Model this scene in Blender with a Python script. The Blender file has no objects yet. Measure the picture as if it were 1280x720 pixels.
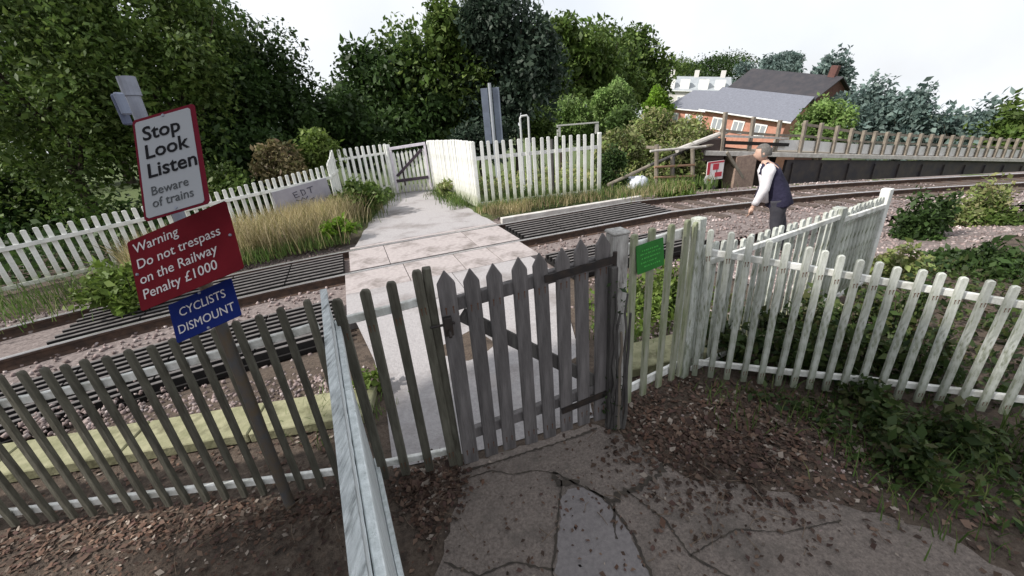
import bpy, bmesh, math, random
import numpy as np
from mathutils import Vector, Matrix
random.seed(7); np.random.seed(7)
scn = bpy.context.scene
COL = scn.collection
# ------------------------------------------------------------------ camera
FPX, PITCH, ROLL, CH = 500.0, math.radians(23.3), math.radians(4.7), 2.25
_f = Vector((0, math.cos(PITCH), -math.sin(PITCH)))
_r = Vector((1, 0, 0)); _u = _r.cross(_f)
CX = (_r*math.cos(ROLL) - _u*math.sin(ROLL)).normalized()
CY = (_r*math.sin(ROLL) + _u*math.cos(ROLL)).normalized()
CC = Vector((0, 0, CH))
cd = bpy.data.cameras.new('camera'); cam = bpy.data.objects.new('camera', cd); COL.objects.link(cam)
cd.sensor_width = 36; cd.lens = FPX*36/1280; cd.clip_end = 3000; cd.clip_start = 0.02
M = Matrix((CX, CY, -_f)).transposed().to_4x4(); M.translation = CC
cam.matrix_world = M
scn.camera = cam
# ------------------------------------------------------------------ world, sun, exposure
SUN = Vector((-0.80, -0.30, 0.78)).normalized()          # direction towards the sun
w = bpy.data.worlds.new('World'); scn.world = w; w.use_nodes = True
nt = w.node_tree
sky = nt.nodes.new('ShaderNodeTexSky'); sky.sky_type = 'NISHITA'; sky.sun_disc = False
sky.sun_elevation = math.asin(SUN.z); sky.sun_rotation = math.atan2(SUN.x, SUN.y)
sky.air_density = 1.0; sky.dust_density = 3.0; sky.ozone_density = 1.2
# bright broken cloud over the sky: white cloud mixed into the Nishita sky by noise
tcw = nt.nodes.new('ShaderNodeTexCoord'); nz = nt.nodes.new('ShaderNodeTexNoise'); nz.inputs['Scale'].default_value = 2.2; nz.inputs['Detail'].default_value = 7
nt.links.new(tcw.outputs['Generated'], nz.inputs['Vector'])
mrw = nt.nodes.new('ShaderNodeMapRange'); mrw.inputs[1].default_value = .30; mrw.inputs[2].default_value = .55; mrw.inputs[3].default_value = .70; mrw.inputs[4].default_value = 1.0
nt.links.new(nz.outputs['Fac'], mrw.inputs[0])
mxw = nt.nodes.new('ShaderNodeMix'); mxw.data_type = 'RGBA'; mxw.inputs[7].default_value = (6.5, 6.7, 7.0, 1)
nt.links.new(mrw.outputs[0], mxw.inputs[0]); nt.links.new(sky.outputs[0], mxw.inputs[6])
nt.links.new(mxw.outputs[2], nt.nodes['Background'].inputs[0]); nt.nodes['Background'].inputs[1].default_value = 0.14
sl = bpy.data.lights.new('sun', 'SUN'); so = bpy.data.objects.new('sun', sl); COL.objects.link(so)
sl.energy = 4.8; sl.angle = math.radians(1.5); sl.color = (1, 0.95, 0.88)
so.rotation_euler = SUN.to_track_quat('Z', 'Y').to_euler(); so.location = (-20, -6, 20)
scn.view_settings.view_transform = 'Standard'; scn.view_settings.look = 'None'
scn.view_settings.exposure = 0.15; scn.view_settings.gamma = 1.0
scn.view_settings.use_curve_mapping = False
scn.cycles.max_bounces = 6; scn.cycles.transparent_max_bounces = 6
# ------------------------------------------------------------------ picture <-> place helpers
def ray(px, py): return _f + CX*((px-640)/FPX) - CY*((py-360)/FPX)
def gnd(px, py, z=0.0):
    r = ray(px, py); return CC + r*((z-CH)/r.z)
def aty(px, py, y):
    r = ray(px, py); return CC + r*(y/r.y)
RA = math.radians(20.2); RT = Vector((math.cos(RA), math.sin(RA), 0)); RN = Vector((-math.sin(RA), math.cos(RA), 0))
def uv(u, v, z=0.0): return RT*u + RN*v + Vector((0, 0, z))
def bend(u, v):
    if u < -6: return v - 1.34 - 0.434*(-6-u)
    if u < .2: return v - .035*(u-.2)**2
    if u > 6: return v - .016*min(u-6, 9)**2 - (.288*(u-15) if u > 15 else 0)
    return v
def fall(u): return -.045*max(0, u-6.5)
def tr(u, v, z=0.0): return uv(u, bend(u, v), z+fall(u))
def atv(px, py, v):
    r = ray(px, py); return CC + r*((v-CC.dot(RN))/r.dot(RN))
def sm(t): t = max(0., min(1., t)); return t*t*(3-2*t)
# ------------------------------------------------------------------ materials
def mat(name, col, rough=0.7, metal=0.0, col2=None, scale=6.0, bump=0.0, detail=6, col3=None, scale3=1.0, amt3=0.5, spec=0.3, bscale=None, stretch=None, objrand=0.0, lo=.35, hi=.65, algae=None):
    m = bpy.data.materials.new(name); m.use_nodes = True
    t = m.node_tree; N = t.nodes; L = t.links; b = N['Principled BSDF']
    b.inputs['Roughness'].default_value = rough; b.inputs['Metallic'].default_value = metal
    b.inputs['Specular IOR Level'].default_value = spec
    tc = N.new('ShaderNodeTexCoord'); vec = tc.outputs['Object']
    if stretch:
        mp = N.new('ShaderNodeMapping'); mp.inputs['Scale'].default_value = stretch; L.new(vec, mp.inputs[0]); vec = mp.outputs[0]
    out = None
    def noise(sc, det):
        n = N.new('ShaderNodeTexNoise'); n.inputs['Scale'].default_value = sc; n.inputs['Detail'].default_value = det
        n.inputs['Roughness'].default_value = .62; L.new(vec, n.inputs['Vector']); return n.outputs['Fac']
    def mix(a, c, fac):
        x = N.new('ShaderNodeMix'); x.data_type = 'RGBA'
        if isinstance(a, tuple): x.inputs[6].default_value = (*a, 1)
        else: L.new(a, x.inputs[6])
        x.inputs[7].default_value = (*c, 1)
        L.new(fac, x.inputs[0]); return x.outputs[2]
    def ramp(f, a, c):
        r = N.new('ShaderNodeMapRange'); r.inputs[1].default_value = a; r.inputs[2].default_value = c; L.new(f, r.inputs[0]); return r.outputs[0]
    out = col
    if col2: out = mix(out, col2, ramp(noise(scale, detail), lo, hi))
    if col3:
        f = ramp(noise(scale3, 5), 1-amt3-.08, 1-amt3+.10); out = mix(out, col3, f)
    if algae:      # damp-green staining climbing from the foot, height in the picket's own length
        sp = N.new('ShaderNodeSeparateXYZ'); L.new(tc.outputs['Object'], sp.inputs[0]); ad = N.new('ShaderNodeMath'); ad.operation = 'MULTIPLY_ADD'
        L.new(noise(7, 6), ad.inputs[0]); ad.inputs[1].default_value = -.9; L.new(sp.outputs[2], ad.inputs[2])
        out = mix(out, algae, ramp(ad.outputs[0], -.02, -.45))
    if objrand:
        oi = N.new('ShaderNodeObjectInfo'); r = N.new('ShaderNodeMapRange'); r.inputs[3].default_value = 1-objrand; r.inputs[4].default_value = 1+objrand*.6
        L.new(oi.outputs['Random'], r.inputs[0]); h = N.new('ShaderNodeHueSaturation'); L.new(r.outputs[0], h.inputs['Value'])
        if isinstance(out, tuple): h.inputs['Color'].default_value = (*out, 1)
        else: L.new(out, h.inputs['Color'])
        out = h.outputs[0]
    if isinstance(out, tuple): b.inputs['Base Color'].default_value = (*out, 1)
    else: L.new(out, b.inputs['Base Color'])
    if bump:
        bp = N.new('ShaderNodeBump'); bp.inputs['Strength'].default_value = bump; bp.inputs['Distance'].default_value = .02
        L.new(noise(bscale or scale*3, 8), bp.inputs['Height']); L.new(bp.outputs[0], b.inputs['Normal'])
    return m
def leafmat(name, cols, trans=.3, rough=.55):
    m = bpy.data.materials.new(name); m.use_nodes = True
    t = m.node_tree; N = t.nodes; L = t.links; b = N['Principled BSDF']; b.inputs['Roughness'].default_value = rough; b.inputs['Specular IOR Level'].default_value = .25
    g = N.new('ShaderNodeNewGeometry'); r = N.new('ShaderNodeValToRGB'); L.new(g.outputs['Random Per Island'], r.inputs[0])
    e = r.color_ramp.elements; e[0].color = (*cols[0], 1); e[1].color = (*cols[-1], 1)
    for i, c in enumerate(cols[1:-1]):
        x = e.new((i+1)/(len(cols)-1)); x.color = (*c, 1)
    tc = N.new('ShaderNodeTexCoord'); n = N.new('ShaderNodeTexNoise'); n.inputs['Scale'].default_value = .9; n.inputs['Detail'].default_value = 3; L.new(tc.outputs['Object'], n.inputs[0])
    mr = N.new('ShaderNodeMapRange'); mr.inputs[1].default_value = .3; mr.inputs[2].default_value = .7; mr.inputs[3].default_value = .5; mr.inputs[4].default_value = 1.6; L.new(n.outputs[0], mr.inputs[0])
    h = N.new('ShaderNodeHueSaturation'); L.new(r.outputs[0], h.inputs['Color']); L.new(mr.outputs[0], h.inputs['Value'])
    L.new(h.outputs[0], b.inputs['Base Color'])
    tl = N.new('ShaderNodeBsdfTranslucent'); L.new(h.outputs[0], tl.inputs[0])
    mx = N.new('ShaderNodeMixShader'); mx.inputs[0].default_value = trans
    L.new(b.outputs[0], mx.inputs[1]); L.new(tl.outputs[0], mx.inputs[2]); L.new(mx.outputs[0], N['Material Output'].inputs[0])
    return m
W_FAR = mat('white_paint', (.82, .82, .80), .6, col2=(.62, .63, .60), scale=5, bump=.15, col3=(.33, .35, .27), scale3=9, amt3=.30, objrand=.10, algae=(.34,.36,.24))
W_NEAR = mat('weathered_white_paint', (.58, .60, .57), .65, col2=(.36, .38, .33), scale=9, bump=.5, col3=(.16, .18, .11), scale3=14, amt3=.40, objrand=.22, stretch=(3, 3, .8), algae=(.22,.24,.18))
W_PALE = mat('pale_blue_white_paint', (.72, .76, .77), .6, col2=(.5, .54, .54), scale=10, bump=.3, col3=(.22, .24, .22), scale3=20, amt3=.28, stretch=(3, 3, .5), objrand=.12)
W_DARK = mat('grimy_timber', (.125, .12, .095), .8, col2=(.055, .05, .038), scale=9, bump=.4, col3=(.22, .23, .17), scale3=7, amt3=.30, stretch=(3, 3, .6), objrand=.25)
W_RAIL = mat('fence_rail_paint', (.80, .80, .78), .6, col2=(.45, .45, .41), scale=12, bump=.2)
GATE_M = mat('grey_painted_timber', (.165, .152, .152), .75, col2=(.085, .078, .078), scale=8, bump=.3, col3=(.15, .14, .13), scale3=11, amt3=.28, stretch=(3, 3, .5), objrand=.15)
GATE_W = mat('gate_edge_paint', (.78, .78, .76), .6, col2=(.5, .5, .48), scale=9, bump=.2)
BLACK = mat('black_iron', (.018, .017, .018), .5, col2=(.04, .03, .025), scale=14, bump=.2)
DKPOST = mat('dark_timber', (.05, .045, .045), .8, col2=(.10, .095, .09), scale=7, bump=.5, stretch=(3, 3, .5))
POSTW = mat('worn_white_post', (.50, .49, .47), .7, col2=(.20, .19, .18), scale=7, bump=.5, stretch=(3, 3, .6), col3=(.12, .11, .10), scale3=10, amt3=.35)
STEEL = mat('grey_steel', (.28, .30, .36), .5, .3, col2=(.2, .21, .25), scale=8)
STEEL_DK = mat('dark_steel_pole', (.085, .085, .09), .6, .2, col2=(.12, .09, .06), scale=11, bump=.2)
RAILSIDE = mat('rusty_rail_side', (.10, .062, .045), .8, col2=(.05, .035, .03), scale=10, bump=.3)
RAILTOP = mat('polished_rail_head', (.72, .70, .70), .32, .85, col2=(.55, .52, .52), scale=3)
RUBBER = mat('lit_ridge_tops', (.16,.147,.145), .8, col2=(.09,.083,.082), scale=9, bump=.3)  # pale tone puts the light on the ridge tops into the colour
RUBBASE = mat('shaded_panel_base', (.012,.011,.011), .9)  # near-black puts the shade of gaps and ridge sides into the colour
CONC = mat('mossy_concrete', (.31,.30,.19), .9, col2=(.20,.20,.115), scale=7, bump=.5, col3=(.11,.105,.06), scale3=5, amt3=.40)
SLEEP = mat('sleeper_timber', (.11, .085, .07), .85, col2=(.06, .045, .04), scale=6, bump=.4)
BALL = mat('ballast_stone', (.25, .21, .20), .9, col2=(.13, .105, .10), scale=18, bump=.8, bscale=40)
CAPM = mat('cracked_pale_paint', (.66,.70,.71), .8, col2=(.40,.43,.44), scale=9, bump=.8, col3=(.10,.11,.11), scale3=5, amt3=.38, stretch=(9,1.2,3))
NAIL = mat('rusty_nail', (.10,.045,.025), .8)
# ------------------------------------------------------------------ mesh building
class MB:
    def __init__(s): s.v = []; s.f = []; s.m = []
    def add(s, vs, fs, mi=0):
        o = len(s.v); s.v += [tuple(p) for p in vs]; s.f += [tuple(i+o for i in f) for f in fs]; s.m += [mi]*len(fs)
    def hexa(s, p, mi=0):      # 8 points: bottom ring 0-3, top ring 4-7
        s.add(p, [(3,2,1,0),(4,5,6,7),(0,1,5,4),(1,2,6,5),(2,3,7,6),(3,0,4,7)], mi)
    def box(s, c, d, R=None, mi=0):
        c = Vector(c); x, y, z = d[0]/2, d[1]/2, d[2]/2
        P = [Vector(q) for q in ((-x,-y,-z),(x,-y,-z),(x,y,-z),(-x,y,-z),(-x,-y,z),(x,-y,z),(x,y,z),(-x,y,z))]
        s.hexa([c + (R @ q if R else q) for q in P], mi)
    def beam(s, a, b, wd, ht, up=Vector((0,0,1)), mi=0):
        a = Vector(a); b = Vector(b); d = (b-a).normalized(); sx = d.cross(up).normalized(); uz = sx.cross(d)
        h = []
        for p in (a, b):
            h.append([p - sx*wd/2 - uz*ht/2, p + sx*wd/2 - uz*ht/2, p + sx*wd/2 + uz*ht/2, p - sx*wd/2 + uz*ht/2])
        s.hexa([h[0][0], h[0][1], h[1][1], h[1][0], h[0][3], h[0][2], h[1][2], h[1][3]], mi)
    def tube(s, pts, r, n=8, cap=True, mi=0):
        pts = [Vector(p) for p in pts]; rs = r if isinstance(r, (list, tuple)) else [r]*len(pts)
        rings = []; d0 = None
        for i, p in enumerate(pts):
            d = (pts[min(i+1, len(pts)-1)] - pts[max(i-1, 0)]).normalized()
            if d0 is None: a = d.orthogonal().normalized()
            else: a = (a - d*a.dot(d)).normalized()
            d0 = d; b = d.cross(a)
            rings.append([p + (a*math.cos(2*math.pi*k/n) + b*math.sin(2*math.pi*k/n))*rs[i] for k in range(n)])
        vs = [q for g in rings for q in g]; fs = []
        for i in range(len(pts)-1):
            for k in range(n): fs.append((i*n+k, i*n+(k+1)%n, (i+1)*n+(k+1)%n, (i+1)*n+k))
        if cap: fs += [tuple(range(n))[::-1], tuple((len(pts)-1)*n+k for k in range(n))]
        s.add(vs, fs, mi)
    def poly(s, pts, mi=0): s.add(pts, [tuple(range(len(pts)))], mi)
    def prism(s, outline, thick, frame, mi=0):   # outline (x,z), extruded along frame y 0..thick
        n = len(outline)
        vs = [frame @ Vector((x, 0, z)) for x, z in outline] + [frame @ Vector((x, thick, z)) for x, z in outline]
        fs = [tuple(range(n)), tuple(range(2*n-1, n-1, -1))] + [(i, i+n, (i+1)%n+n, (i+1)%n) for i in range(n)]
        s.add(vs, fs, mi)
    def mesh(s, name, mats, off=Vector((0,0,0)), bev=0, smooth=False):
        me = bpy.data.meshes.new(name)
        me.from_pydata([(p[0]-off[0], p[1]-off[1], p[2]-off[2]) for p in s.v], [], s.f)
        for q in (mats if isinstance(mats, (list, tuple)) else [mats]): me.materials.append(q)
        if any(s.m): me.polygons.foreach_set('material_index', s.m)
        bm = bmesh.new(); bm.from_mesh(me); bmesh.ops.recalc_face_normals(bm, faces=bm.faces)
        if bev: bmesh.ops.bevel(bm, geom=bm.edges[:], offset=bev, segments=1, affect='EDGES', clamp_overlap=True)
        bm.to_mesh(me); bm.free()
        if smooth: me.polygons.foreach_set('use_smooth', [True]*len(me.polygons))
        me.update(); return me
    def build(s, name, mats, parent=None, at=None, bev=0, smooth=False):
        # world-space geometry; the object's origin goes to `at` (or the parent's place)
        off = Vector(at) if at is not None else Vector((0,0,0))
        par = wloc(parent) if parent else Vector((0,0,0))
        if at is None: off = par
        o = bpy.data.objects.new(name, s.mesh(name, mats, off, bev, smooth)); COL.objects.link(o)
        o.location = off - par
        if parent: o.parent = parent
        return o
def wloc(o):
    p = Vector(o.location)
    while o.parent: o = o.parent; p += Vector(o.location)
    return p
def tag(o, label=None, cat=None, group=None, kind=None):
    if label: o['label'] = label
    if cat: o['category'] = cat
    if group: o['group'] = group
    if kind: o['kind'] = kind
    return o
def thing(name, loc, label, cat, group=None):
    o = bpy.data.objects.new(name, None); COL.objects.link(o); o.location = loc; o.empty_display_size = .1
    return tag(o, label, cat, group)
def put(name, me, parent, loc, rz=0.0, sc=(1,1,1)):
    o = bpy.data.objects.new(name, me); COL.objects.link(o); o.parent = parent; o.location = loc; o.rotation_euler = (0,0,rz); o.scale = sc; return o
def rawmesh(name, V, F, m):
    me = bpy.data.meshes.new(name); n = len(V); k = F.shape[1]
    me.vertices.add(n); me.vertices.foreach_set('co', V.astype(np.float32).ravel())
    me.loops.add(F.size); me.loops.foreach_set('vertex_index', F.astype(np.int32).ravel())
    me.polygons.add(len(F)); me.polygons.foreach_set('loop_start', np.arange(0, F.size, k, dtype=np.int32)); me.polygons.foreach_set('loop_total', np.full(len(F), k, dtype=np.int32))
    me.materials.append(m); me.update(calc_edges=True); me.validate(); return me
def leaves(P, size, aspect=.55, up=0.35, fold=True):
    """one small pointed leaf per point: V, F arrays"""
    n = len(P); rng = np.random
    d = rng.normal(size=(n,3)); d[:,2] -= .25; d /= np.linalg.norm(d, axis=1)[:,None]
    q = rng.normal(size=(n,3)); q[:,2] += up*3; s = np.cross(d, q); s /= np.linalg.norm(s, axis=1)[:,None]+1e-9
    nn = np.cross(s, d)
    L = size*np.clip(np.exp(rng.normal(size=n)*.42), .35, 2.1)[:,None]
    V = np.stack([P, P + d*L*.45 + s*L*aspect*.5 + nn*L*.06, P + d*L, P + d*L*.45 - s*L*aspect*.5 + nn*L*.06], 1).reshape(-1,3)
    return V, np.arange(4*n).reshape(n,4)
def blades(P, h, wd, lean=.35):
    n = len(P); rng = np.random
    a = rng.rand(n)*2*np.pi; s = np.stack([np.cos(a), np.sin(a), np.zeros(n)], 1)
    b = rng.rand(n)*2*np.pi; d = np.stack([np.cos(b), np.sin(b), np.zeros(n)], 1)*(lean*rng.rand(n))[:,None]
    H = (h*(.5+.7*rng.rand(n)))[:,None] if np.ndim(h) else h*(.5+.7*rng.rand(n))[:,None]
    up = np.array([0,0,1.])
    mid = P + (up*.55 + d*.35)*H; tip = P + (up*.95 + d*1.1)*H
    V = np.stack([P - s*wd/2, P + s*wd/2, mid + s*wd*.35, mid - s*wd*.35, tip], 1).reshape(-1,3)
    i = np.arange(n)*5
    F4 = np.stack([i, i+1, i+2, i+3], 1); F3 = np.stack([i+3, i+2, i+4, i+4], 1)
    return V, F4, F3
def blademesh(name, P, h, wd, m, lean=.35):
    V, F4, F3 = blades(P, h, wd, lean)
    me = bpy.data.meshes.new(name); n = len(F4)
    me.vertices.add(len(V)); me.vertices.foreach_set('co', V.astype(np.float32).ravel())
    li = np.concatenate([F4, F3[:,:3]], 1).ravel(); me.loops.add(len(li)); me.loops.foreach_set('vertex_index', li.astype(np.int32))
    st = (np.arange(n)[:,None]*7 + np.array([0,4])).ravel(); tt = np.tile([4,3], n)
    me.polygons.add(2*n); me.polygons.foreach_set('loop_start', st.astype(np.int32)); me.polygons.foreach_set('loop_total', tt.astype(np.int32))
    me.materials.append(m); me.update(calc_edges=True); return me
def link(name, me, parent=None, loc=(0,0,0)):
    o = bpy.data.objects.new(name, me); COL.objects.link(o); o.location = loc
    if parent: o.parent = parent
    return o
# ------------------------------------------------------------------ ground
def zg(x, y):
    p = Vector((x, y, 0)); u = p.dot(RT); v = p.dot(RN)
    vv = v - bend(u, 0)
    bed = sm((vv-4.3)/.5)*sm((9.9-vv)/.5)
    z = -.17*bed + fall(u)*sm((vv-3.0)/1.5)
    z += -.35*sm((v-2.2)/1.2)*sm((u-4.0)/1.6)*sm((6.0-v)/1.0)*.6          # cess behind the right-hand fence
    z += -3.2*sm((v-10.6)/9)*sm((u-8.2)/6) - 1.9*sm((u-9.2)/2.5)*sm((vv-9.55)/.5)
    z += -1.4*sm((v-14)/14)*sm((u+2)/6)*(1-sm((u-8.2)/6))
    z += -9*sm((v-30)/120)*sm((u-15)/80)
    z += .012*math.sin(x*3.1+y*1.7)*math.cos(y*2.3-x) if (y > 3 and v < 4) or y < 1 else 0
    return z
def axis(lo, hi, st, far):
    a = list(np.arange(lo, hi+1e-6, st)); g = st; x = hi
    while x < far: g *= 1.35; x += g; a.append(x)
    g = st; x = lo
    while x > -far: g *= 1.35; x -= g; a.insert(0, x)
    return a
xs = axis(-9, 16, .25, 900); ys = axis(-2, 18, .25, 900)
V = np.array([(x, y, zg(x, y)) for y in ys for x in xs]); nx = len(xs)
F = np.array([(j*nx+i, j*nx+i+1, (j+1)*nx+i+1, (j+1)*nx+i) for j in range(len(ys)-1) for i in range(nx-1)])
def groundmat():
    m = mat('earth_and_grass', (.075, .055, .043), .95, col2=(.125, .097, .077), scale=34, bump=1.0, bscale=60, col3=(.04, .031, .026), scale3=7, amt3=.42)
    t = m.node_tree; N = t.nodes; L = t.links; b = N['Principled BSDF']; src = b.inputs['Base Color'].links[0].from_socket
    tc = N.new('ShaderNodeTexCoord'); sp = N.new('ShaderNodeSeparateXYZ'); L.new(tc.outputs['Object'], sp.inputs[0])
    n = N.new('ShaderNodeTexNoise'); n.inputs['Scale'].default_value = 1.3; n.inputs['Detail'].default_value = 5; L.new(tc.outputs['Object'], n.inputs[0])
    a = N.new('ShaderNodeMath'); a.operation = 'MULTIPLY_ADD'; L.new(n.outputs[0], a.inputs[0]); a.inputs[1].default_value = 3.0; L.new(sp.outputs[1], a.inputs[2])
    r = N.new('ShaderNodeMapRange'); r.inputs[1].default_value = 10.3; r.inputs[2].default_value = 12.3; L.new(a.outputs[0], r.inputs[0])
    g = N.new('ShaderNodeTexNoise'); g.inputs['Scale'].default_value = 4; g.inputs['Detail'].default_value = 8; L.new(tc.outputs['Object'], g.inputs[0])
    gm = N.new('ShaderNodeMix'); gm.data_type = 'RGBA'; gm.inputs[6].default_value = (.05, .085, .025, 1); gm.inputs[7].default_value = (.12, .14, .055, 1); L.new(g.outputs[0], gm.inputs[0])
    x = N.new('ShaderNodeMix'); x.data_type = 'RGBA'; L.new(src, x.inputs[6]); L.new(gm.outputs[2], x.inputs[7]); L.new(r.outputs[0], x.inputs[0]); L.new(x.outputs[2], b.inputs['Base Color'])
    return m
tag(link('ground', rawmesh('ground', V, F, groundmat())), kind='structure')
def sheet(name, pts, z, m, zf=None, sub=0):
    me = bpy.data.meshes.new(name); bm = bmesh.new()
    bm.faces.new([bm.verts.new((p[0], p[1], z)) for p in pts]); bmesh.ops.triangulate(bm, faces=bm.faces[:])
    bm.to_mesh(me); bm.free(); me.materials.append(m)
    if me.polygons and me.polygons[0].normal.z < 0: me.flip_normals()
    return tag(link(name, me), kind='structure')
def rough_edge(pts, step=.12, amp=.04):
    out = []; n = len(pts)
    for i in range(n):
        a = Vector((*pts[i][:2], 0)); b = Vector((*pts[(i+1)%n][:2], 0)); k = max(1, int((b-a).length/step)); nrm = Vector((-(b-a).y, (b-a).x, 0)).normalized()
        for j in range(k): out.append(tuple((a.lerp(b, j/k) + nrm*random.uniform(-amp, amp))[:2]))
    return out
ASPH = mat('old_asphalt', (.27, .226, .20), .95, col2=(.125, .104, .094), scale=60, bump=1.0, bscale=80, col3=(.13,.112,.10), scale3=3.0, amt3=.42, lo=.3, hi=.7)
PATHM = mat('pale_worn_asphalt', (.40,.38,.385), .9, col2=(.29,.275,.28), scale=30, bump=.6, bscale=60, col3=(.21,.19,.185), scale3=1.2, amt3=.42, lo=.3, hi=.75)
DECKM = mat('worn_crossing_panel', (.43,.385,.38), .85, col2=(.31,.275,.27), scale=14, bump=.5, bscale=50, col3=(.19,.165,.155), scale3=1.7, amt3=.42, lo=.3, hi=.75)
PATCH = mat('smooth_tar_patch', (.20,.182,.182), .85, col2=(.15,.137,.138), scale=40, bump=.3)
CRACK = mat('crack_dirt', (.035, .03, .027), .95, col2=(.06, .05, .04), scale=20)
# near apron in front of the gate
ap = [(-.47,2.12),(-.1,2.24),(.5,2.42),(.62,2.36),(.80,2.18),(.95,2.0),(1.02,1.86),(1.3,1.80),(1.62,1.70),(1.86,1.58),(2.2,1.40),(2.4,1.0),(2.3,-2.5),(-.9,-2.5),(-.66,.6),(-.55,1.2),(-.47,1.75)]
sheet('asphalt_apron', rough_edge(ap, .06, .022), .006, ASPH)
def strip(pts, w0, zz, name, m):
    mb = MB(); L = []; R = []
    P = []
    for i in range(len(pts)-1):
        a = Vector((*pts[i], 0)); b = Vector((*pts[i+1], 0)); k = max(1, int((b-a).length/.02))
        for j in range(k): P.append(a.lerp(b, j/k))
    P.append(Vector((*pts[-1], 0)))
    for i, p in enumerate(P):
        d = (P[min(i+1, len(P)-1)] - P[max(i-1, 0)]).normalized(); s = Vector((-d.y, d.x, 0)); ww = w0*random.uniform(.35, 1.3); j = s*random.uniform(-.35, .35)*w0
        L.append(p + s*ww/2 + j + Vector((0,0,zz))); R.append(p - s*ww/2 + j + Vector((0,0,zz)))
    for i in range(len(P)-1): mb.poly([R[i], R[i+1], L[i+1], L[i]])
    return mb
cr = MB()
for pts, ww in (([(.20,1.98),(.25,1.93),(.31,1.89),(.43,1.80),(.52,1.73),(.5,1.66),(.47,1.5)], .016), ([(.52,1.735),(.58,1.78),(.66,1.81),(.74,1.84),(.83,1.88),(.9,1.94),(.94,2.0)], .045), ([(.22,1.92),(.20,1.82),(.165,1.65),(.09,1.36),(.12,1.1)], .016), ([(.37,1.865),(.48,1.745),(.57,1.52),(.61,1.2),(.7,.9)], .018), ([(.2,1.98),(.06,2.02),(-.1,2.0),(-.24,2.05),(-.4,2.0)], .009), ([(.1,1.36),(-.12,1.42),(-.3,1.36),(-.5,1.45)], .012), ([(.62,1.8),(.78,1.6),(.84,1.38),(1.05,1.2),(1.2,.9)], .012), ([(.84,1.38),(1.15,1.5),(1.4,1.46),(1.75,1.5)], .008),
                ([(-.44,2.06),(-.25,2.11),(-.05,2.17),(.2,2.235),(.4,2.30),(.56,2.37)], .018), ([(.2,1.99),(.17,1.94),(.24,1.9),(.34,1.9)], .05)):
    s = strip(pts, ww, .0115, 'c', CRACK); cr.add(s.v, s.f)
tag(cr.build('asphalt_cracks', CRACK), kind='structure')
sheet('tar_patch', rough_edge([(.205,1.80),(.255,1.845),(.37,1.86),(.475,1.745),(.56,1.52),(.60,1.2),(.25,1.12),(.10,1.35),(.17,1.62)], .03, .010), .009, PATCH)
# crossing path
near = [(-.95,2.14),(-.2,2.27),(.56,2.49),(.62,3.4),(.66,4.4),(.62,5.6)]
pl = [(-2.25,5.25),(-1.98,4.5),(-1.5,3.6),(-1.2,2.9)]
def upath(v, side):   # path edges across the tracks, in rail coordinates
    return 0
sheet('near_path', near + [tr(2.52, 5.12)[:2], tr(-.42, 5.12)[:2]] + pl[1:], .006, PATHM)
far = [tr(-.2, 8.62)[:2], tr(2.9, 8.62)[:2], (-.72,10.15),(-1.25,11.8),(-2.42,14.2),(-2.45,16.5),(-3.9,16.5),(-3.75,14.2),(-3.72,12.2),(-3.5,10.2)]
sheet('far_path', rough_edge(far, .25, .03), .006, PATHM)
def slab(u0, u1, v0, v1, z0, z1, mb):
    n = max(1, int(abs(u1-u0)/.5))
    for i in range(n):
        a = u0+(u1-u0)*i/n; b = u0+(u1-u0)*(i+1)/n
        mb.hexa([tr(a, v0, z0), tr(b, v0, z0), tr(b, v1, z0), tr(a, v1, z0), tr(a, v0, z1), tr(b, v0, z1), tr(b, v1, z1), tr(a, v1, z1)])
VA, VB = 6.98, 8.43
cuts = [-.42, .55, 1.45, 2.1, 2.78]
k = 0
for v0, v1 in ((5.12, 6.0), (6.0, VA-.045), (VA+.085, VB-.085), (VB+.045, 8.62)):
    cc = cuts if k != 3 else [-.3, 2.9]
    if k == 2: cc = [-.33, .35, 2.0, 2.86]
    if k == 0: cc = [-.42, 1.2, 2.6]
    for a, b in zip(cc[:-1], cc[1:]):
        mb = MB(); slab(a+.006, b-.006, v0+.006, v1-.006, -.16, .002+.004*random.random(), mb)
        o = mb.build('crossing_panel', DECKM if k else PATHM, at=tr((a+b)/2, (v0+v1)/2, 0))
        tag(o, ['pale slab nearest the gate, before the rails', 'pinkish panel just before the near rail', 'pinkish panel between the two rails', 'pale strip beyond the far rail'][k] +
            ((', at the left end of its row' if a == cc[0] else ', at the right end of its row' if b == cc[-1] else (', second of its row from the left' if a == cc[1] else ', third of its row from the left')) if len(cc) > 2 else ''), 'crossing panel', 'panels of the foot crossing')
    k += 1
# track bed and ballast
mb = MB()
us = list(np.arange(-9, 34, .5))
for a, b in zip(us[:-1], us[1:]):
    mb.poly([tr(a, 5.2, -.155), tr(b, 5.2, -.155), tr(b, 9.7, -.155), tr(a, 9.7, -.155)])
tag(mb.build('track_bed', BALL), kind='structure')
def stones(n, umin, umax, vmin, vmax, size, z, avoid=None):
    Vs = []; Fs = []; base = np.array([(0,0,1),(1,0,0),(0,1,0),(-1,0,0),(0,-1,0),(0,0,-1)], float)
    fc = np.array([(0,1,2),(0,2,3),(0,3,4),(0,4,1),(5,2,1),(5,3,2),(5,4,3),(5,1,4)])
    c = 0
    while c < n:
        u = random.uniform(umin, umax); v = random.uniform(vmin, vmax)
        if avoid and avoid(u, v): 
            n -= 1; continue
        p = np.array(tr(u, v, z)); s = size*random.uniform(.5, 1.3)
        A = np.linalg.qr(np.random.normal(size=(3,3)))[0]
        Vs.append(p + (base*(np.random.rand(6,1)*.5+.75)*s*np.array([1,.8,.65])) @ A); Fs.append(fc+6*c); c += 1
    return np.concatenate(Vs), np.concatenate(Fs)
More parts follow.
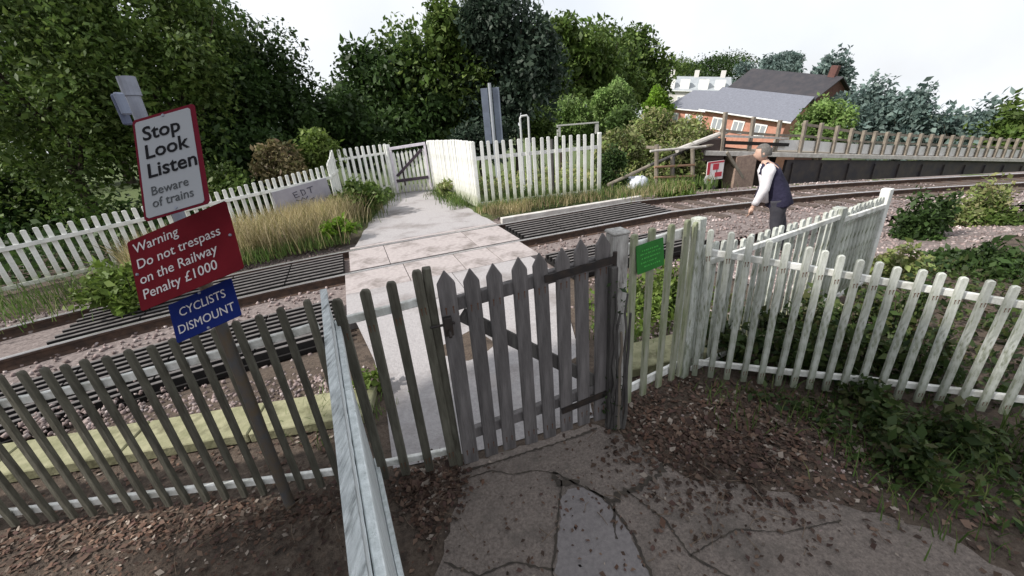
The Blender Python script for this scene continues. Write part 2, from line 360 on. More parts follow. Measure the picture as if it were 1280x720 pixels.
STONE = leafmat('loose_stones', [(.37,.30,.285),(.19,.15,.145),(.29,.225,.215),(.13,.10,.095),(.44,.38,.37)], trans=0, rough=.9)
def av(u, v): return (-.5 < u < 2.95) or (VA+.1 < v < VB-.1 and u < 6.6) or (4.85 < v < 6.05 and u < 5.4)
Vv, Ff = stones(9000, -6, 16, 4.6, 9.6, .035, -.14, av)
tag(link('ballast_stones', rawmesh('ballast_stones', Vv, Ff, STONE)), 'grey and pinkish loose stones of the track bed', 'ballast', kind='stuff')
mb = MB()
ug = list(np.arange(4.6, 26, .5)); vg = list(np.arange(2.9, 5.4, .4))
def shp(u, v):
    p = tr(u, v, 0); return (p.x, p.y, zg(p.x, p.y)+.025)
for a, b in zip(ug[:-1], ug[1:]):
    for c, d in zip(vg[:-1], vg[1:]): mb.poly([shp(a,c), shp(b,c), shp(b,d), shp(a,d)])
tag(mb.build('ballast_shoulder', BALL), kind='structure')
Vv, Ff = stones(1, 0, 1, 0, 1, .03, 0)
VV = []; FF = []; bs0 = np.array([(0,0,1),(1,0,0),(0,1,0),(-1,0,0),(0,-1,0),(0,0,-1)], float); fc0 = np.array([(0,1,2),(0,2,3),(0,3,4),(0,4,1),(5,2,1),(5,3,2),(5,4,3),(5,1,4)])
for i in range(4200):
    p = np.array(shp(4.6+random.random()**1.4*12, random.uniform(2.8, 5.2))); A = np.linalg.qr(np.random.normal(size=(3,3)))[0]
    VV.append(p + (bs0*(np.random.rand(6,1)*.5+.75)*.034*random.uniform(.5,1.3)*np.array([1,.8,.65])) @ A); FF.append(fc0+6*i)
tag(link('shoulder_stones', rawmesh('shoulder_stones', np.concatenate(VV), np.concatenate(FF), STONE)), 'loose pinkish stones between the right fences and the track', 'ballast', kind='stuff')
# rails
def rail(v, label):
    t = thing('rail', tr(3, v, 0), label, 'rail', 'rails of the single track')
    prof = [(-.07,-.16),(.07,-.16),(.07,-.145),(.012,-.125),(.012,-.045),(.036,-.035),(.036,-.006),(-.036,-.006),(-.036,-.035),(-.012,-.045),(-.012,-.125),(-.07,-.145)]
    head = [(-.032,-.006),(.032,-.006),(.030,.004),(-.030,.004)]
    us = list(np.arange(-8.5, 36, .5))
    for nm, pr, m in (('rail_web', prof, RAILSIDE), ('rail_head', head, RAILTOP)):
        mb = MB(); n = len(pr); vs = []
        for u in us: vs += [tr(u, v+q, z) for q, z in pr]
        fs = [(i*n+k, i*n+(k+1)%n, (i+1)*n+(k+1)%n, (i+1)*n+k) for i in range(len(us)-1) for k in range(n)]
        fs += [tuple(range(n)), tuple(range((len(us)-1)*n, len(us)*n))]
        mb.add(vs, fs); mb.build(nm, m, t)
rail(VA, 'near rail of the track, worn shiny, crossing the foot path')
rail(VB, 'far rail of the track beside the white fence')
me_s = MB(); me_s.box((0,0,0), (.25, 2.55, .14)); me_s = me_s.mesh('sleeper', SLEEP, bev=.012)
for i in range(22):
    o = link('sleeper', me_s, loc=tr(6.9+.65*i, (VA+VB)/2, -.185)); o.rotation_euler = (0,0,RA)
    tag(o, 'dark timber sleeper half sunk in the ballast right of the crossing', 'sleeper', 'sleepers under the rails')
# anti-trespass ridged panels
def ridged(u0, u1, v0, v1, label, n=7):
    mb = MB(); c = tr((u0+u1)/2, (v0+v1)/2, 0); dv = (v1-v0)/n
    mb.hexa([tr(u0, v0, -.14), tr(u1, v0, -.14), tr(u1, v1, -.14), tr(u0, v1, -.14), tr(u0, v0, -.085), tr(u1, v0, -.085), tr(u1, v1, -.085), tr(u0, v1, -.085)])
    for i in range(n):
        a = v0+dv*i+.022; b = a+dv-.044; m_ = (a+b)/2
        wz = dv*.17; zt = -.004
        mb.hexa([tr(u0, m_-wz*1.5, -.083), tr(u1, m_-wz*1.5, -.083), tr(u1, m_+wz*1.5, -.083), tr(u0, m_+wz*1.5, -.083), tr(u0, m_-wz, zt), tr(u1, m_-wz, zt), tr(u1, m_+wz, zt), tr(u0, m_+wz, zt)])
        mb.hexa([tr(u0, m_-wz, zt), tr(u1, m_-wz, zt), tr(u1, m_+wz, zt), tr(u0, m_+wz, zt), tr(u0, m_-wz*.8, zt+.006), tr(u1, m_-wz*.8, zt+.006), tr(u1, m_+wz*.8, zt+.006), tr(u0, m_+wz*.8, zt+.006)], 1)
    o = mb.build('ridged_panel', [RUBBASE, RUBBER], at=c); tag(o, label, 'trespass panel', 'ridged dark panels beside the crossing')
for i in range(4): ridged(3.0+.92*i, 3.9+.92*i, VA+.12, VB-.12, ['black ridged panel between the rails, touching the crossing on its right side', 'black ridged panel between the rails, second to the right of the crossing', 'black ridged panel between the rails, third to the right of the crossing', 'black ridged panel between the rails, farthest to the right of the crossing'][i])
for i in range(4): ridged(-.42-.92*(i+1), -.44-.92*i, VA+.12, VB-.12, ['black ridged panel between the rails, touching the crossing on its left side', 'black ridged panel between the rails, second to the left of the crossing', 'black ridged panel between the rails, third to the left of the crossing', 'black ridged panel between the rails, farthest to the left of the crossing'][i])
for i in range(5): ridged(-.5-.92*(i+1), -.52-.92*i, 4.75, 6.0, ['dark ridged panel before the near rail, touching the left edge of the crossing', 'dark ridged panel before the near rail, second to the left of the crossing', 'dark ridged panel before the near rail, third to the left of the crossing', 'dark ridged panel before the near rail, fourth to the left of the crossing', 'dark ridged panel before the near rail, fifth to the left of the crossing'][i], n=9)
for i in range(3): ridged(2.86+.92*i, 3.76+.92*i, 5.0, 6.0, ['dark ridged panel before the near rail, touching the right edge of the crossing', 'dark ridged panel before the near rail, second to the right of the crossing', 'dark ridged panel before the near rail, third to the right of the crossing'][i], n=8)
# pale timber edge beam beyond the far rail, right of the crossing
mb = MB(); mb.beam(tr(3.1, 8.78, -.02), tr(7.1, 8.78, -.02), .13, .15)
tag(mb.build('edge_beam', mat('sunbleached_beam', (.62,.60,.57), .8, col2=(.45,.42,.4), scale=5, bump=.3), at=tr(3.1, 8.78, -.1), bev=.01), 'long sun-bleached timber beam lying beside the far rail', 'beam')
# cable trough
def trough(a, b, label):
    a = Vector((*a, 0)); b = Vector((*b, 0)); n = max(1, round((b-a).length/.9)); t = thing('cable_trough', a, label, 'cable trough', 'concrete cable troughs behind the near fence')
    for i in range(n):
        p = a.lerp(b, i/n); q = a.lerp(b, (i+1)/n); d = (q-p).normalized()*.004
        mb = MB(); mb.beam(p+d+Vector((0,0,.05)), q-d+Vector((0,0,.052+.006*random.random())), .40, .09); mb.build('lid', CONC, t, bev=.008)
trough((-5.0, 2.35), (-1.28, 2.84), 'yellowish concrete trough running behind the dark fence on the left')
trough((.86, 3.12), (3.6, 3.75), 'greenish concrete trough behind the short fence with the green sign')
# ------------------------------------------------------------------ fences
def picket_mesh(name, wd, th, top, m, bev=.004):
    h = wd/2
    if top == 'point': o = [(-h,0),(h,0),(h,1-.055),(0,1),(-h,1-.055)]
    elif top == 'slant': o = [(-h,0),(h,0),(h,1),(-h,1-.018)]
    else: o = [(-h,0),(h,0),(h,1-.012),(h*.6,1),(-h*.6,1),(-h,1-.012)]
    mb = MB(); mb.prism(o, th, Matrix.Translation((0,-th/2,0))); me = mb.mesh(name, m, bev=bev)
    if m in (W_NEAR, W_DARK, GATE_M):     # nail heads with a short rust run below each
        bm = bmesh.new(); bm.from_mesh(me); me.materials.append(NAIL)
        for zc in (.085,.84):
            for sx in (-.2,.22):
                for hw_, z0_, z1_, dp in ((.0045,-.003,.004,.0022),(.0022,-.028,-.003,.0008)):
                    vs = [bm.verts.new((sx*wd+q*hw_, -th/2-dp, zc+(z0_ if k < 2 else z1_)+.006*sx)) for k, q in enumerate((-1,1,1,-1))]
                    f = bm.faces.new(vs); f.material_index = 1
        bm.to_mesh(me); bm.free()
    return me
PM = {}
def fence(label, pts, heights, rails, m, mr, pitch, wd=.055, th=.02, top='flat', posts=(), post_m=None, group='picket fences', z0=.04, back=1, skip=(), cap=None, railsize=(.028, .075), jit=.008, pw=.09, name='picket_fence', rj=1.0):
    key = (wd, th, top, m.name)
    if key not in PM: PM[key] = picket_mesh('picket', wd, th, top, m)
    P = [Vector((*p, 0)) for p in pts]
    t = thing(name, P[0], label, 'fence', group)
    for i in range(len(P)-1):
        a, b = P[i], P[i+1]; d = b-a; L = d.length; ang = math.atan2(d.y, d.x); nrm = Vector((-d.y, d.x, 0)).normalized()*back
        n = max(1, round(L/pitch))
        for k in range(n + (1 if i == len(P)-2 else 0)):
            f = k/n
            if any(s0 <= (i+f) <= s1 for s0, s1 in skip): continue
            p = a.lerp(b, f); h = heights[i]*(1-f)+heights[i+1]*f + random.uniform(-jit, jit)
            o = put('picket', PM[key], t, p-P[0]+Vector((0,0,z0)), ang, (1,1,h-z0)); o.rotation_euler = (rj*random.uniform(-.008,.008), rj*random.uniform(-.012,.012), ang+rj*random.uniform(-.05,.05))
        for r0, r1 in [(r[i], r[i+1]) for r in rails]:
            mb = MB(); off = nrm*(th/2+railsize[0]/2+.003); e = d.normalized()*(.0 if i else .02)
            mb.beam(a+off-e+Vector((0,0,r0)), b+off+Vector((0,0,r1)), railsize[0], railsize[1]); mb.build('rail', mr, t, bev=.004)
    if cap:
        mb = MB()
        for i in range(len(P)-1): mb.beam(P[i]+Vector((0,0,heights[i]+.012)), P[i+1]+Vector((0,0,heights[i+1]+.012)), cap, .028)
        mb.build('capping', CAPM, t)
    for (x, y, h) in posts:
        mb = MB(); mb.box((x, y, h/2), (pw, pw, h), Matrix.Rotation(math.atan2((P[-1]-P[0]).y, (P[-1]-P[0]).x), 3, 'Z')); mb.build('post', post_m or m, t, bev=.006)
    return t
# near side
fence('dark grimy picket fence with pale rails behind the railway signs', [(-1.14,2.02),(-1.65,1.985),(-2.27,1.955),(-2.75,1.93),(-4.8,1.80)], [1.41,1.30,1.20,1.16,1.05],
      [[.13]*5, [1.23,1.13,1.03,.97,.80]], W_DARK, W_RAIL, .118, wd=.038, th=.028, posts=[(-3.6,1.92,1.15)], back=-1, railsize=(.03,.05))
fence('pale bluish picket fence run seen almost end-on, left of the gate', [(-1.045,2.07),(-.75,1.40),(-.40,.62),(-.22,.22)], [1.42,1.41,1.40,1.40], [[.13]*4, [1.2]*4], W_PALE, W_PALE, .047, wd=.05, th=.014, jit=.001, rj=.1, cap=.034, back=1, post_m=W_PALE)
fence('short dark picket fence between the bluish run and the gate', [(-.97,2.03),(-.83,2.05),(-.67,2.07),(-.51,2.10)], [1.40,1.43,1.46,1.51], [[.14]*4, [1.24,1.26,1.28,1.30]], W_DARK, W_RAIL, .15, wd=.055, th=.034, back=1, railsize=(.03,.05), posts=[(-.475,2.135,1.5)], pw=.05)
fence('short mossy picket fence carrying the green sign, right of the gate', [(.80,2.55),(.86,2.59),(1.01,2.67),(1.17,2.755),(1.31,2.83),(1.40,2.885)], [1.46]*5+[1.42], [[.14]*6, [1.35]*6],
      mat('mossy_paint', (.38,.38,.31), .7, col2=(.22,.25,.14), scale=8, bump=.3, col3=(.10,.11,.05), scale3=9, amt3=.35, stretch=(3,3,.6), objrand=.2), W_RAIL, .15, wd=.055, th=.03, posts=[(1.445,2.925,1.44)], post_m=W_NEAR, pw=.085, skip=[(0,.5)])
fence('weathered white picket fence in the right foreground, weeds at its foot', [(1.53,2.87),(2.12,2.65),(2.64,2.47),(3.3,2.20),(4.4,1.72)], [1.36,1.235,1.11,1.0,.86], [[.16]*5, [1.17,1.07,.975,.87,.72]],
      W_NEAR, W_RAIL, .116, wd=.044, th=.03, railsize=(.03,.05))
fence('white picket fence running away to the track behind the right foreground fence', [(1.55,3.00),(2.01,3.23),(2.7,3.59),(3.36,3.94)], [1.20,1.15,1.14,1.13], [[.04]*4, [1.05]*4], W_NEAR, W_RAIL, .115, wd=.052, th=.028, posts=[(3.40,3.96,1.14)], post_m=W_NEAR, pw=.10, back=-1, railsize=(.03,.05))
fence('last panel of close white pickets at the track end of the receding fence', [(3.46,4.0),(4.24,4.39)], [1.10,1.10], [[.05]*2, [1.0]*2], W_NEAR, W_RAIL, .085, wd=.052, th=.028, posts=[(4.29,4.42,1.18)], post_m=W_FAR, pw=.09, back=-1, railsize=(.03,.05))
# far side
fence('white picket fence right of the far gate, standing beside the rails', [(-.68,10.69),(2.62,11.2)], [1.71,1.64], [[.14]*2, [1.30]*2], W_FAR, W_FAR, .196, wd=.085, th=.03, posts=[(2.64,11.25,1.66)], railsize=(.04,.09))
fence('white fence return from the track to the far gate, seen at a slant', [(-.70,10.75),(-1.25,12.0),(-2.45,14.55)], [1.72,1.74,1.68], [[.14]*3, [1.3]*3], W_FAR, W_FAR, .12, wd=.10, th=.03, back=-1, posts=[(-2.42,14.5,1.65)], pw=.13)
fence('short white picket fence just left of the far gate', [(-5.08,12.86),(-3.86,14.3)], [1.70,1.70], [[.3]*2, [1.4]*2], W_FAR, W_FAR, .21, wd=.10, th=.03, posts=[(-3.82,14.36,1.66)], pw=.16)
fence('white fence corner return between the two far left fence runs', [(-5.04,12.8),(-4.72,11.45)], [1.70,1.42], [[.3]*2, [1.1]*2], W_FAR, W_FAR, .12, wd=.095, th=.03, back=1)
fence('long white picket fence at the back left, behind dry grass, bearing a board', [(-4.69,11.38),(-5.54,10.44),(-6.5,9.38),(-7.6,8.2),(-9.2,6.5)], [1.40,1.28,1.17,1.1,1.0], [[.12]*5, [1.07,1.0,.94,.85,.75]], W_FAR, W_FAR, .155, wd=.075, th=.03, back=1)
# ------------------------------------------------------------------ near wicket gate
GA, GB = Vector((-.385,2.12,0)), Vector((.60,2.385,0)); gd = (GB-GA).normalized(); gn = Vector((-gd.y, gd.x, 0)); gang = math.atan2(gd.y, gd.x)
gate = thing('wicket_gate', GA, 'grey weathered wicket gate with pointed pickets across the near path', 'gate', 'wicket gates of the crossing')
gp = picket_mesh('picket', .094, .024, 'point', GATE_M)
for px, wd, h, zb in ((-.385,1.12,1.48,.03),(-.24,1,1.465,.04),(-.11,1,1.475,.05),(.05,1,1.48,.045),(.19,1,1.485,.05),(.32,1,1.495,.07),(.455,1,1.525,.08),(.585,1.05,1.54,.08)):
    p = GA + gd*((px+.385)/gd.x); o = put('picket', gp, gate, p-GA+Vector((0,0,zb)), gang, (wd,1,h-zb)); o.rotation_euler = (random.uniform(-.01,.01), random.uniform(-.008,.008), gang)
def gpt(x, z, off=.0): 
    p = GA + gd*((x+.385)/gd.x) + gn*off; return Vector((p.x, p.y, z))
for nm, a, b, hh in (('gate_rail', gpt(-.42,1.24,.036), gpt(.63,1.345,.036), .085), ('gate_rail', gpt(-.42,.25,.036), gpt(.63,.36,.036), .085)):
    mb = MB(); mb.beam(a, b, .045, hh); mb.build(nm, GATE_M, gate, bev=.005)
mb = MB(); mb.beam(gpt(-.31,1.17,.030), gpt(.56,.42,.030), .034, .085); mb.build('brace', DKPOST, gate, bev=.004)
for z0, z1 in ((1.315,1.36),(.27,.33)):
    mb = MB(); mb.beam(gpt(.20 if z0 > 1 else .28, z0, -.017), gpt(.66, z1, -.017), .008, .05); mb.tube([gpt(.665,z1-.05,-.012), gpt(.665,z1+.05,-.012)], .014); mb.build('strap_hinge', BLACK, gate)
mb = MB(); mb.box(gpt(-.40,1.14,-.03), (.05,.035,.12), Matrix.Rotation(gang,3,'Z')); mb.tube([gpt(-.40,1.12,-.03), gpt(-.40,1.12,-.075), gpt(-.40,1.10,-.10)], .011); mb.tube([gpt(-.36,1.15,-.022), gpt(-.50,1.15,-.022)], .009); mb.build('latch', BLACK, gate, bev=.003)
mb = MB(); mb.box((.70,2.465,.755), (.11,.11,1.51), Matrix.Rotation(gang,3,'Z')); mb.box((.70,2.465,1.52), (.125,.125,.022), Matrix.Rotation(gang,3,'Z'))
tag(mb.build('gate_post', POSTW, at=(.70,2.465,0), bev=.008), 'worn white square post the near gate hangs on', 'gate post')
mb = MB(); mb.box((.655,2.375,.66), (.05,.05,1.32), Matrix.Rotation(gang+.1,3,'Z'))  # narrow upright in the dark timber colour
tag(mb.build('hanging_post', DKPOST, at=(.655,2.375,0), bev=.006), 'dark timber upright between near gate and white post', 'post')
vine = thing('ivy_stem', (.70,2.36,0), 'bare twisted ivy stems climbing the near gate post', 'vine')
for s_ in range(5):
    x = .67+.022*s_; pts = [(x+random.uniform(-.010,.010), 2.342-.003*s_+random.uniform(-.012,.01), .02+.14*i) for i in range(9-s_%3)]
    mb = MB(); mb.tube(pts, [.016-.0012*i for i in range(len(pts))], 6); mb.build('stem', DKPOST if s_ != 2 else mat('pale_stem', (.16,.135,.11), .9), vine)
LEAF_D = leafmat('dark_leaves', [(.018,.032,.012),(.035,.06,.018),(.02,.04,.016),(.05,.085,.028)])
P = np.array([(.66+random.uniform(-.05,.09), 2.345+random.uniform(-.04,.02), random.choice((random.uniform(.02,.35), random.uniform(.02,.5), random.uniform(.9,1.25)))) for _ in range(70)])
V, F = leaves(P-np.array([.70,2.36,0]), .03); link('leaves', rawmesh('leaves', V, F, LEAF_D), vine)
# green sign on the short fence
def oriented(P0, x, z):   # matrix whose x/z axes lie in a sign's face; y points away from the viewer
    x = Vector(x).normalized(); z = Vector(z); z = (z - x*z.dot(x)).normalized(); y = z.cross(x); m = Matrix((x, y, z)).transposed().to_4x4(); m.translation = P0; return m
def plate(name, w_, h_, th, mats, parent, mtx, rad=.012, z=0):
    o = [(-w_/2+rad,-h_/2),(w_/2-rad,-h_/2),(w_/2,-h_/2+rad),(w_/2,h_/2-rad),(w_/2-rad,h_/2),(-w_/2+rad,h_/2),(-w_/2,h_/2-rad),(-w_/2,-h_/2+rad)]
    mb = MB(); mb.prism(o, th, mtx @ Matrix.Translation((0,z,0))); return mb.build(name, mats, parent)
def lettering(lines, size, m, parent, mtx, x0, zs, name='lettering', y=-.002, squash=1.0, bold=.0, align='LEFT'):
    for i, (s, z) in enumerate(zip(lines, zs)):
        cu = bpy.data.curves.new('t', 'FONT'); cu.body = s; cu.size = size[i] if isinstance(size, (list, tuple)) else size; cu.extrude = .0006; cu.offset = bold; cu.align_x = align; cu.resolution_u = 3
        to = bpy.data.objects.new('t', cu); COL.objects.link(to); bpy.context.view_layer.update()
        me = bpy.data.meshes.new_from_object(to.evaluated_get(bpy.context.evaluated_depsgraph_get())); bpy.data.objects.remove(to)
        R = Matrix(((squash,0,0,0),(0,0,-1,0),(0,1,0,0),(0,0,0,1)))     # text xy -> sign xz, facing -y
        xx = x0[i] if isinstance(x0, (list, tuple)) else x0
        me.transform(mtx @ Matrix.Translation((xx, y, z)) @ R); me.transform(Matrix.Translation(-wloc(parent)))
        me.materials.clear(); me.materials.append(m); me.name = name
        link(name, me, parent)
GREEN = mat('green_sign_paint', (.018,.16,.02), .5, col2=(.012,.11,.016), scale=6)
GREENL = mat('faded_sign_marks', (.05,.30,.05), .6)
gx = Vector((1.13-.835, 2.735-2.57, .01)); gc = Vector((.985, 2.628, 1.275))
gs = thing('green_sign', gc-Vector((0,0,.11)), 'small green sign on the short mossy fence beside the gate post', 'sign')
gm_ = oriented(gc, gx, (0,.12,1)); plate('panel', .27, .205, .004, GREEN, gs, gm_, .006)
for zz, a, b in ((.055,-.08,.07),(.03,-.1,.09),(.0,-.09,.1),(-.03,-.1,.05),(-.06,-.07,.08)):
    mb = MB(); mb.box((0,0,0),(1,1,1)); mb = MB()
    x = a
    while x < b:
        l = random.uniform(.006,.02); mb.prism([(x,zz-.006),(x+l,zz-.006),(x+l,zz+.005),(x,zz+.005)], .001, gm_ @ Matrix.Translation((0,-.0015,0))); x += l+random.uniform(.004,.012)
    mb.build('faded_marks', GREENL, gs)
# ------------------------------------------------------------------ railway signs on their leaning bracket, left
base = Vector((-1.576,1.907,0)); tp = aty(157, 96, 2.02)
sp = thing('sign_post', base, 'dark round steel sign post standing at the left fence', 'sign post')
mb = MB(); mb.tube([base, base+(tp-base)*.66], .031, 16); mb.build('pole', STEEL_DK, sp)
mb = MB(); mb.tube([base+(tp-base)*.66, base+(tp-base)*.97], .027, 16); mb.build('upper_pole', STEEL, sp)
mb = MB(); mb.tube([base+(tp-base)*.97, tp], .034, 14); mb.build('cap', STEEL, sp)
RED = mat('dark_red_enamel', (.13,.010,.016), .85, spec=.06, col2=(.10,.008,.013), scale=5)
REDB = mat('red_border_enamel', (.11,.010,.02), .85, spec=.06)
WHT = mat('greyed_white_enamel', (.28,.29,.31), .85, spec=.06, col2=(.27,.28,.30), scale=4)
BLU = mat('navy_blue_enamel', (.010,.020,.12), .85, spec=.06, col2=(.008,.017,.11), scale=5)
INK = mat('black_lettering', (.012,.012,.014), .85, spec=.06)
INKW = mat('white_lettering', (.52,.50,.51), .8, spec=.1)
INKG = mat('faded_grey_lettering', (.05,.055,.06), .6)
def near_cam(Cn, k): return CC + (Vector(Cn)-CC)*k
k1 = .90; S1 = oriented(near_cam((-1.4616,1.8961,2.1789), k1), (.9774,.1037,.1842), (-.2105,.5552,.8046))
sw, sh = .288*k1, .506*k1
s1 = thing('warning_sign', S1 @ Vector((0,0,-sh/2)), 'tall white sign with red border reading Stop Look Listen, topmost on the post', 'sign', 'railway signs on the left post')
plate('border', sw, sh, .003, REDB, s1, S1, .010); plate('face', sw-.030, sh-.024, .002, WHT, s1, S1 @ Matrix.Translation((-.004,-.0025,-.003)), .008)
lettering(['Stop','Look','Listen'], .088, INK, s1, S1, -sw*.36, [.118,.034,-.052], y=-.0045, bold=.0012, squash=.97)
lettering(['Beware','of trains'], .054, INKG, s1, S1, [-sw*.34, -sw*.34], [-.130,-.182], y=-.0045, squash=.92)
k2 = .93; S2 = oriented(near_cam((-1.5274,1.8435,1.7631), k2), (.9499,.1186,.2893), (-.3049,.5562,.7731))
rw, rh = .519*k2, .365*k2
s2 = thing('warning_sign', S2 @ Vector((0,0,-rh/2)), 'dark red sign warning not to trespass on the railway, below the white sign', 'sign', 'railway signs on the left post')
plate('panel', rw, rh, .003, RED, s2, S2, .008)
lettering(['Warning','Do not trespass','on the Railway','Penalty £1000'], .066, INKW, s2, S2, -rw*.45, [.100,.022,-.052,-.124], y=-.0015, squash=.93)
S3 = oriented(near_cam((-1.538,1.838,1.475), .93), (.944,.14,.30), (-.3049,.5562,.7731))
cw, ch = .345*.93, .185*.93*1.12
s3 = thing('warning_sign', S3 @ Vector((0,0,-ch/2)), 'navy blue sign reading CYCLISTS DISMOUNT, lowest on the post', 'sign', 'railway signs on the left post')
plate('panel', cw, ch, .003, BLU, s3, S3, .006)
plate('edge_line', cw*.01, ch*.01, .001, INKW, s3, S3 @ Matrix.Translation((0,.001,0)), .0005)
lettering(['CYCLISTS','DISMOUNT'], .059, INKW, s3, S3, [0,0], [.018,-.060], y=-.0015, squash=.93, align='CENTER')
for S, T_b, w_b, h_b in ((S1,s1,sw,sh),(S2,s2,rw,rh),(S3,s3,cw,ch)):
    for bx_, bz_ in ((0,h_b*.46),(0,-h_b*.46)) if S is not S2 else ((-w_b*.46,0),(w_b*.46,0)):
        mb = MB(); mb.tube([S @ Vector((bx_,-.006,bz_)), S @ Vector((bx_,.002,bz_))], .006, 8); mb.build('bolt', STEEL, T_b)
for S, zz in ((S1,.12),(S1,-.14),(S2,.08),(S2,-.09),(S3,.0)):
    q = S @ Vector((-.03,.006,zz)); pz = base + (tp-base)*(q.z/tp.z)
    mb = MB(); mb.beam(S @ Vector((-.11,.014,zz)), S @ Vector((.09,.014,zz)), .012, .022); mb.tube([q+Vector((0,.01,0)), pz], .009, 6); mb.build('bracket', STEEL, sp)
# small grey equipment box on the post top and a white cap below it
bx0 = aty(161, 130, 1.90)
eb = thing('equipment_box', bx0, 'slim grey box fixed to the top of the sign post', 'box')
xg = bx0
mb = MB(); mb.box(bx0+Vector((.0,-.03,.0)), (.022,.04,.085), Matrix.Rotation(-.02,3,'Y')); mb.build('casing', mat('slate_blue_casing', (.20,.23,.31), .5), eb, bev=.006)
mb = MB(); mb.box(bx0+Vector((-.030,-.01,-.02)), (.020,.04,.12), Matrix.Rotation(-.02,3,'Y')); mb.build('back_casing', mat('blue_grey_casing', (.10,.12,.19), .5), eb, bev=.006)
# ------------------------------------------------------------------ far gate, board, poles
FA, FB = Vector((-3.70,14.33,0)), Vector((-2.56,14.45,0)); fd = (FB-FA).normalized(); fang = math.atan2(fd.y, fd.x)
fg = thing('wicket_gate', FA, 'far white wicket gate with dark brace at the end of the path', 'gate', 'wicket gates of the crossing')
LILAC = mat('lilac_grey_paint', (.68,.63,.70), .6, col2=(.55,.51,.57), scale=6)
DB = mat('dark_brace_paint', (.05,.035,.05), .7)
fp = picket_mesh('picket', .085, .025, 'point', W_FAR)
for i in range(8):
    p = FA + fd*((FB-FA).length*(i+.5)/8); put('picket', fp, fg, p-FA+Vector((0,0,.06)), fang, (1,1,1.36+.05*i/8))
def fpt(f, z, off=0): p = FA.lerp(FB, f) + Vector((-fd.y, fd.x, 0))*off; return Vector((p.x, p.y, z))
for f in (0.0, 1.0):
    mb = MB(); mb.beam(fpt(f,.05), fpt(f,1.52+.06*f), .09, .07, up=fd); mb.build('stile', LILAC, fg, bev=.006)
mb = MB(); mb.beam(fpt(-.03,1.52,-.03), fpt(1.03,1.60,-.03), .04, .09); mb.build('gate_rail', LILAC, fg, bev=.006)
mb = MB(); mb.beam(fpt(.02,.46,-.035), fpt(.98,.50,-.035), .04, .10); mb.build('gate_rail', DB, fg, bev=.006)
mb = MB(); mb.beam(fpt(.06,.62,-.03), fpt(.9,1.42,-.03), .03, .09); mb.build('brace', DB, fg, bev=.004)
# grey board with scribbles
bA, bB = Vector((-5.73,10.23,0)), Vector((-4.78,11.29,0)); bd = (bB-bA).normalized(); bn = Vector((bd.y,-bd.x,0))
bcn = (bA+bB)/2 + bn*.07 + Vector((0,0,.585)); bm_ = oriented(bcn, bd*1.0+Vector((0,0,.09)), (0,0,1))
bdm = thing('notice_board', Vector((bcn.x,bcn.y,0)), 'lilac-grey blank board with dark scribble fixed to the far left fence', 'board')
plate('board', 1.44, .86, .02, mat('lilac_board', (.40,.38,.43), .7, col2=(.33,.31,.36), scale=3), bdm, bm_, .01)
mb = MB()
for st in ([(-.12,.30),(-.22,.29),(-.2,.16),(-.1,.17)], [(-.21,.23),(-.13,.23)], [(-.03,.30),(-.02,.16),(.06,.2),(.05,.29),(-.04,.31)], [(.12,.31),(.27,.32)], [(.2,.31),(.19,.17)], [(-.2,.1),(-.1,.05),(-.05,.12),(.02,.05),(.08,.12)], [(.1,.0),(.2,.04),(.24,-.02)]):
    mb.tube([bm_ @ Vector((x*1.1, -.004, z)) for x, z in st], .011, 5)
mb.build('scribble', mat('scribble_paint', (.07,.07,.10), .7), bdm)
# back of a sign on a pole beyond the far fence
q = aty(612,108,16.2); q0 = Vector((q.x, q.y, 0))
fs = thing('road_sign', q0, 'grey back of a tall twin-panel sign on a thin pole beyond the far fence', 'sign')
mb = MB(); mb.tube([q0+Vector((0,-.13,0)), q0+Vector((0,-.13,q.z+.1))], .06, 10); mb.build('pole', mat('pale_grey_pole', (.36,.38,.42), .5, .2), fs)
for sx in (-.21,.21):
    mb = MB(); mb.box(q0+Vector((sx,-.075,q.z-1.0)), (.25,.03,1.9)); mb.build('panel', mat('blue_grey_sign_back', (.18,.21,.27), .5, .2, col2=(.14,.16,.21), scale=3), fs, bev=.006)
for dz in (.25,1.6):
    mb = MB(); mb.box(q0+Vector((0,-.045,q.z-dz)), (.62,.03,.06)); mb.build('bracket', STEEL_DK, fs)
q = aty(655,145,12.6); q0 = Vector((q.x, q.y, 0)); hp = [q0+Vector((-.11,0,0)), q0+Vector((-.12,0,q.z-.05)), q0+Vector((-.08,0,q.z)), q0+Vector((.08,0,q.z+.01)), q0+Vector((.12,0,q.z-.05)), q0+Vector((.11,0,0))]
mb = MB(); mb.tube(hp, .03, 8); tag(mb.build('hoop_post', mat('galvanised_tube', (.55,.56,.56), .5, .2), at=q0), 'thin pale metal hoop post rising behind the far white fence', 'post')
q = gnd(692,246); mb = MB(); mb.tube([q+Vector((.03,.25,0)), q+Vector((.03,.25,1.55))], .045, 8); tag(mb.build('stake', DKPOST, at=q+Vector((.03,.25,0))), 'dark thin stake right behind the far white fence', 'stake')
